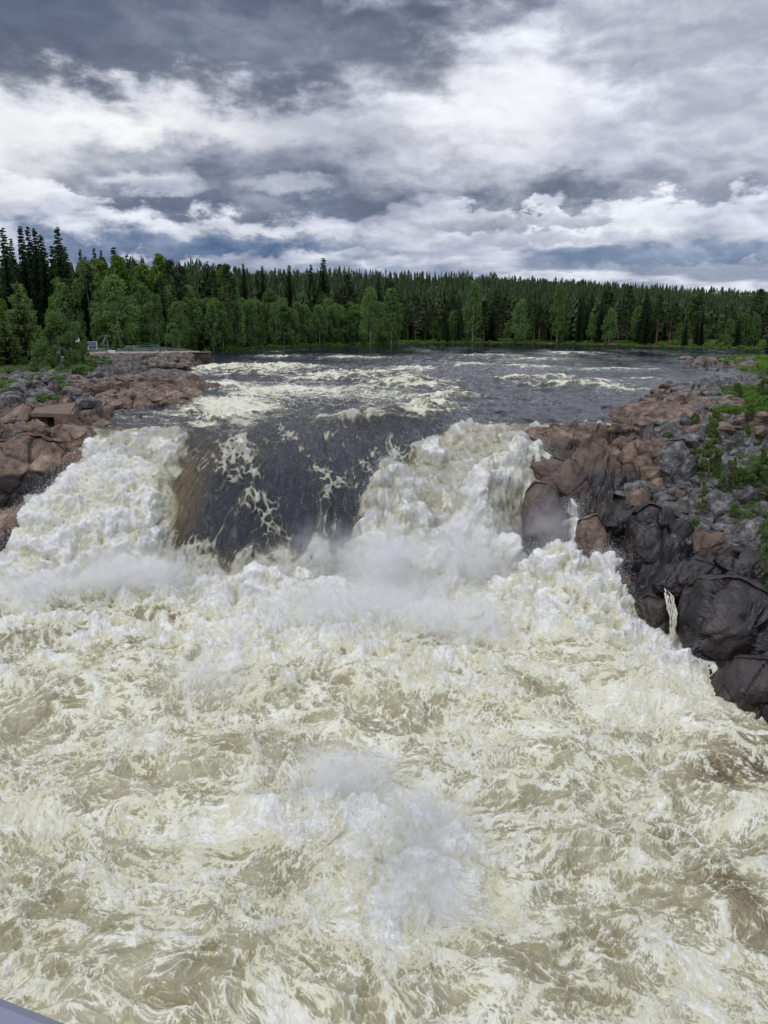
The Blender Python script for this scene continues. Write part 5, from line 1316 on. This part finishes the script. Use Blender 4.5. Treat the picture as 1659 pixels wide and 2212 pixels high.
# pier at the end of the embankment
p0 = PD(407, 762, 149); p1 = PD(452, 762, 149)
pier = empty('concrete_pier', ((p0[0] + p1[0]) / 2, 149, 8.6), 'stained concrete wall closing the end of the stone embankment', 'wall')
W_ = p1[0] - p0[0]
MB().box((0, 1.0, 1.3), (W_, 1.6, 3.1)).build('wall_body', M['pierconc'], pier, .03)
for i, fx in enumerate((-.5, -.18, .15, .48)):
    MB().box((fx * W_, .14, 1.35), (.16, .2, 2.9)).build('pilaster', M['pierconc'], pier, .02)
MB().box((0, .98, 2.94), (W_ + .2, 1.95, .14)).build('cap', M['concrete'], pier, .02)
# path on the embankment
q0, q1 = PD(185, 764, 147), PD(410, 763.5, 149.5)
pm = MB().box(((q0[0] + q1[0]) / 2, 151.4, 11.24), (q1[0] - q0[0] + 2, 5.2, .5), rz=math.atan2(q1[1] - q0[1], q1[0] - q0[0]))
po = pm.build('gravel_path', M['gravel'], None, .05); props(po, kind='structure')
# solar panels
def solar(u0, v0, u1, v1, D, label, tilt=R(18)):
    a, b = PD(u0, v0, D), PD(u1, v1, D); w = b[0] - a[0]; h = a[2] - b[2]
    r = empty('solar_panel', ((a[0] + b[0]) / 2, D, 11.45), label, 'solar panel')
    zc = (a[2] + b[2]) / 2 - 11.45
    for s_ in (-1, 1):
        pz = zc + s_ * h * .255
        f = MB().box((0, 0, pz), (w, .05, h * .49), rx=-tilt).build('panel_frame', M['white'], r, .01)
        for i in range(6):
            for j in range(3):
                x = (i - 2.5) * w * .152; zz = (j - 1) * h * .148
                MB().box((x, -.03 - math.sin(tilt) * zz * 0, pz + 0), (0.001, .001, .001)) if False else None
                cb = MB().box((x, -.033 * math.cos(tilt) - zz * math.sin(tilt) * -1, pz + zz * math.cos(tilt) - .033 * math.sin(tilt) * 0), (w * .140, .012, h * .138), rx=-tilt)
                cb.build('solar_cell', M['cell'], f)
    MB().tube((0, .12, -.3), (0, .12, zc + h * .3), .06).build('mast', M['steel'], r)
    return r
solar(189, 738, 210.5, 755.5, 150, 'white framed double solar panel facing the bridge on the embankment')
r = empty('tilted_solar_panel', PD(234, 761, 151), 'small tilted solar panel seen edge-on on a thin mast', 'solar panel')
MB().tube((0, 0, 0), (0, 0, 2.3), .06).build('mast', M['steel'], r)
MB().box((-.62, 0, 1.95), (.07, 1.3, 2.0)).build('panel', M['steel'], r).rotation_euler = (0, R(0), 0)
r.children[1].rotation_euler = (0, R(32), 0); r.children[1].location = (-1.0, 0, .35)
MB().tube((-.8, 0, 1.2), (0, 0, 1.6), .04).build('strut', M['steel'], r)
bx = MB().box((0, 0, .3), (1.15, .7, .6)).mesh('cabinet', M['white'], .03)
o = link('cabinet', bx, None, PD(242.5, 764, 148.5)); props(o, 'low white box on the embankment beside the tilted solar panel', 'box')
# green railing
fa, fb = PD(212, 761, 156), PD(345, 761, 151)
r = empty('green_railing', fa, 'green metal railing along the embankment path', 'railing')
dv = fb - fa; n_ = 9
for i in range(n_):
    p = dv * i / (n_ - 1); MB().tube(p, p + np.array([0, 0, 1.35]), .05).build('post', M['green'], r)
for hh in (.45, .9, 1.3):
    MB().tube(np.array([0, 0, hh]), dv + np.array([0, 0, hh]), .045).build('rail_bar', M['green'], r)
r2 = empty('green_railing', fb, 'short return of the green railing turning toward the wood', 'railing')
dv2 = np.array([-7., 9., .2])
for i in range(4):
    p = dv2 * i / 3 + np.array([.15, .1, 0]); MB().tube(p, p + np.array([0, 0, 1.35]), .05).build('post', M['green'], r2)
for hh in (.45, .9, 1.3):
    MB().tube(np.array([.15, .1, hh]), dv2 + np.array([.15, .1, hh]), .045).build('rail_bar', M['green'], r2)
# little things at the left
q = PD(1.5, 770, 118); r = empty('lamp_post', q, 'thin post with a small lamp at the left frame edge', 'lamp post')
MB().tube((0, 0, 0), (0, 0, 5.6), .09, .06).build('post', M['wood'], r); MB().tube((0, 0, 5.6), (0, 0, 5.9), .22, .10).build('lamp', M['steel'], r)
q = PD(164, 748, 158); r = empty('notice_board', q, 'small white board half hidden by the birch clump', 'sign')
MB().box((0, 0, 1.25), (1.9, .08, 1.2)).build('board', M['white'], r, .02)
for s_ in (-.7, .7): MB().tube((s_, .06, -.2), (s_, .06, 1.3), .05).build('leg', M['steel'], r)

# bridge railing in the near left corner
ra, rb = P(-60, 2100, 19.62), P(190, 2196, 19.62)
dr = (rb - ra) / np.linalg.norm(rb - ra); ra = ra - dr * 2.5; rb = rb + dr * 2.0
nrm = np.array([-dr[1], dr[0], 0.])
if nrm[1] < 0: nrm = -nrm
r = empty('bridge_railing', ra, 'grey blue painted top rail of the bridge in the lower left corner', 'railing')
L_ = float(np.linalg.norm(rb - ra)); ang = math.atan2(dr[1], dr[0])
cc = (rb - ra) / 2 - nrm * .06
MB().box((cc[0], cc[1], -.035), (L_, .12, .07), rz=ang).build('top_rail', M['rail'], r, .012)
for i in range(5):
    p = (rb - ra) * (i + .12) / 4.4 - nrm * .08
    MB().box((p[0], p[1], -.52), (.05, .05, .9), rz=ang).build('post', M['rail'], r, .005)
for hh in (-.3, -.5, -.7):
    MB().tube(np.array([0, 0, hh]) - nrm * .09, (rb - ra) + np.array([0, 0, hh]) - nrm * .09, .012).build('rail_wire', M['steel'], r)
print('built things done')

# ------------------------------------------------------------------ THIN SIDE FALLS
def side_fall(label, path, seed, name='side_waterfall', strands=14):
    """a few broken strands of falling water following (u, v, D, width) points"""
    pts = np.array([PD(u, v, D) for (u, v, D, w) in path]); rg = np.random.default_rng(seed)
    L = np.concatenate([[0], np.cumsum(np.linalg.norm(np.diff(pts, axis=0), axis=1))])
    Vs, Fs, FO, b0 = [], [], [], 0
    for k in range(strands):
        t0, t1 = rg.uniform(0, .35), rg.uniform(.65, 1.0); n_ = 46; m_ = 7
        tt = np.linspace(t0, t1, n_) * L[-1]
        ctr = np.stack([np.interp(tt, L, pts[:, q]) for q in range(3)], -1); wd = np.interp(tt, L, [p[3] for p in path])
        lat = rg.uniform(-.42, .42); ctr[:, 0] += lat * wd + .12 * perlin(tt * 2.2, tt * 0 + k, tt * 0, seed); ctr[:, 1] -= rg.uniform(0, .12)
        r = rg.uniform(.018, .050) * (wd / max(p[3] for p in path)) ** .6 * (.55 + .9 * np.abs(perlin(tt * 1.8, tt * 0 + k * 3, tt * 0, seed + 1)) * 2)
        r[0] = r[-1] = .005
        th = np.linspace(0, 2 * math.pi, m_, endpoint=False)
        v = ctr[:, None, :] + np.stack([np.cos(th)[None] * r[:, None], np.sin(th)[None] * r[:, None] * .7, .4 * r[:, None] * np.sin(th * 2)[None]], -1)
        i = np.arange(n_ - 1)[:, None] * m_ + np.arange(m_)[None]; j = np.arange(n_ - 1)[:, None] * m_ + (np.arange(m_)[None] + 1) % m_
        Fs.append(np.stack([i, j, j + m_, i + m_], -1).reshape(-1, 4) + b0); Vs.append(v.reshape(-1, 3)); b0 += n_ * m_
        FO.append(np.repeat(.75 + .35 * perlin(tt * 2, tt * 0, tt * 0 + k, seed), m_))
    v = np.concatenate(Vs); fo = np.concatenate(FO); base = v.min(0)
    o = link(name, mesh_np(name, v - base, np.concatenate(Fs), M['water'], True, dict(foam=fo, murk=np.full(fo.size, .2), calm=np.zeros(fo.size), flow=v * [2, 1, .8])), None, base)
    return props(o, label, 'waterfall')
side_fall('thin white side waterfall between two black rocks on the right', [(1436, 1270, 44.4, .45), (1446, 1292, 43.5, .8), (1454, 1325, 42.9, .75), (1453, 1352, 42.5, .4), (1451, 1385, 42.0, .22), (1449, 1428, 41.5, .3)], 3, strands=16)
side_fall('small trickle of white water between the outcrop and the small brown rock at left', [(152, 985, 64, .5), (148, 1010, 62.4, .6), (140, 1040, 61.2, .9), (136, 1075, 59.8, 1.2), (128, 1115, 58.2, 1.8)], 13)
side_fall('trickle over the dark rocks left of the largest black boulder', [(1345, 1188, 52.0, .3), (1325, 1205, 51.0, .35), (1312, 1228, 50.2, .5), (1302, 1245, 49.2, .6)], 23)

# ------------------------------------------------------------------ SPRAY
def droplets(name, label, XYZ, prob, n, hmean, smin, smax, seed, spread=.35):
    """clouds of separate water drops thrown off the surface: each drop a tiny solid"""
    rg = np.random.default_rng(seed)
    X, Y, Z, F = XYZ
    p = np.clip(prob, 0, None).ravel(); p = p / p.sum()
    i = rg.choice(len(p), n, p=p)
    c = np.stack([X.ravel()[i], Y.ravel()[i], Z.ravel()[i]], -1)
    up = rg.exponential(1.0, n) * hmean * np.clip(.5 + 1.6 * perlin(c[:, 0] * .9, c[:, 1] * .9, c[:, 2] * .9, 400 + seed), .12, 2.2)
    c = c + np.stack([rg.normal(0, spread, n), rg.normal(0, spread, n) - .25 * up, up], -1)
    r = smin + (smax - smin) * rg.uniform(0, 1, n) ** 2.5
    base = np.array([[1, 1, 1], [1, -1, -1], [-1, 1, -1], [-1, -1, 1]]) / 1.732
    a = rg.normal(size=(n, 4, 3)) * .25 + base[None]
    v = c[:, None] + a * r[:, None, None]
    f = np.array([[0, 1, 2], [0, 3, 1], [0, 2, 3], [1, 3, 2]])
    faces = (np.arange(n)[:, None, None] * 4 + f[None]).reshape(-1, 3)
    o = link(name, mesh_np(name, v.reshape(-1, 3), faces, M['spray'], True)); props(o, label, 'spray', None, 'stuff'); return o
def spray_mat():
    m, n, b, out = new_mat('spray_drops')
    b.inputs['Base Color'].default_value = (.86, .87, .86, 1); b.inputs['Roughness'].default_value = .5
    t = n.node('ShaderNodeBsdfTranslucent'); t.inputs[0].default_value = (.9, .9, .9, 1)
    mx = n.node('ShaderNodeMixShader'); mx.inputs[0].default_value = .5
    n.l.new(b.outputs[0], mx.inputs[1]); n.l.new(t.outputs[0], mx.inputs[2]); n.l.new(mx.outputs[0], out.inputs[0])
    return m
M['spray'] = spray_mat()
X, Y, Z, F = POOL
t_, yb_, yc_ = fall_t(X, Y)
hp = np.zeros(X.shape)
for (cx, cy, sx, sy, h) in HEAPS:
    hp = np.maximum(hp, gauss(X, Y, cx, cy, sx, sy) * min(h, 3) / 2)
area = Y ** 1.2
w_far = (hp ** 1.5) * (Y > 48) * sst(.3, .8, F) + .35 * np.exp(-((Y - yb_ + .5) / 1.2) ** 2) * (np.abs(X + 6) < 12) + .10 * sst(.4, .9, F) * (Y > 44)
droplets('fall_spray', 'white drops of spray thrown up along the foot of the fall', POOL, w_far * area, 150000, .42, .012, .034, 1)
w_mid = (hp ** 1.5) * (Y < 48) * (Y > 30) + .04 * (Y > 28) * (Y < 48)
droplets('pool_spray', 'scattered spray drops over the boiling middle of the pool', POOL, w_mid * area, 30000, .22, .008, .022, 2)
w_near = gauss(X, Y, 1.6, 24.6, 2.6, 3.2) ** 1.3 + .5 * gauss(X, Y, -2.2, 28.0, 3.6, 1.3)
droplets('plume_spray', 'fine spray of the bursting plume in the near pool', POOL, w_near * area, 110000, .36, .005, .013, 3, .3)

def mist(name, label, c, r, dens, seed):
    import bmesh
    bm = bmesh.new(); bmesh.ops.create_icosphere(bm, subdivisions=3, radius=1.0)
    me = bpy.data.meshes.new(name); bm.to_mesh(me); bm.free()
    m = bpy.data.materials.new('mist'); m.use_nodes = True
    n = NT(m.node_tree); out = n.node('ShaderNodeOutputMaterial')
    pv = n.node('ShaderNodeVolumePrincipled')
    pv.inputs['Color'].default_value = (.96, .965, .97, 1); pv.inputs['Anisotropy'].default_value = .2
    ob = n.node('ShaderNodeTexCoord').outputs['Object']; pos = n.node('ShaderNodeNewGeometry').outputs['Position']
    fall = n.step(n.vm('LENGTH', ob), 1.0, .15)
    ns = n.noise(n.vm('ADD', pos, (seed * 7., 0, 0)), .34, 3, .6)
    k = n.step(ns, .40, .66)
    ns2 = n.noise(n.vm('ADD', pos, (seed * 3., 9., 0)), 1.1, 3, .6)
    k2 = n.step(n.m('ADD', n.m('ADD', n.m('MULTIPLY', ns, .6), n.m('MULTIPLY', ns2, .4)), n.m('MULTIPLY', fall, .16)), .50, .68)
    n.put(pv.inputs['Density'], n.m('MULTIPLY', n.m('MULTIPLY', fall, n.m('ADD', .10, k2)), dens * 1.25))
    n.l.new(pv.outputs[0], out.inputs['Volume'])
    me.materials.append(m)

    o = link(name, me, None, c); o.scale = r
    return props(o, label, 'mist', None, 'stuff')
for i, (lab, c, r, d) in enumerate([
    ('mist hanging over the left cascade foot and the slack water below it', (-24, 49.5, 1.5), (7.0, 3.5, 2.0), .25),
    ('drifting mist at the foot of the fall below the central foam pillar', (0.5, 52.2, 1.8), (6.0, 4.0, 4.2), .42),
    ('veil of mist in front of the right cascade', (6.5, 52.8, 3.0), (5.5, 3.2, 4.4), .36),
    ('low bright mist spreading over the pool below the fall', (-1.0, 47.0, 1.4), (11.0, 5.5, 2.2), .26),
    ('thin mist rising in front of the dark water wall', (-4.0, 54.0, 2.4), (5.5, 2.6, 3.4), .30),
    ('mist below the left white cascade', (-18, 51.8, 1.8), (8.5, 3.4, 2.6), .40),
    ('mist drifting past the rock pillar on the right', (12.4, 55.6, 4.0), (3.4, 2.0, 3.6), .26),
    ('bright spray cloud over the bursting plume in the near pool', (1.2, 24.6, 1.3), (3.2, 4.0, 1.4), .30),
    ('thin spray drifting off the near side of the bursting plume', (1.6, 21.6, 1.0), (2.4, 2.0, 1.0), .35),
    ('band of spray left of the bursting plume', (-2.0, 28.4, 1.2), (4.4, 2.4, 1.5), .55),
    ('patch of spray over the left middle of the pool', (-9.5, 37.0, 1.2), (4.5, 4.2, 1.3), .16),
    ('spray drifting below the right heap of foam', (5.0, 43.5, 1.6), (6.5, 4.0, 2.0), .28),
]):
    mist('mist_cloud', lab, c, r, d, i)
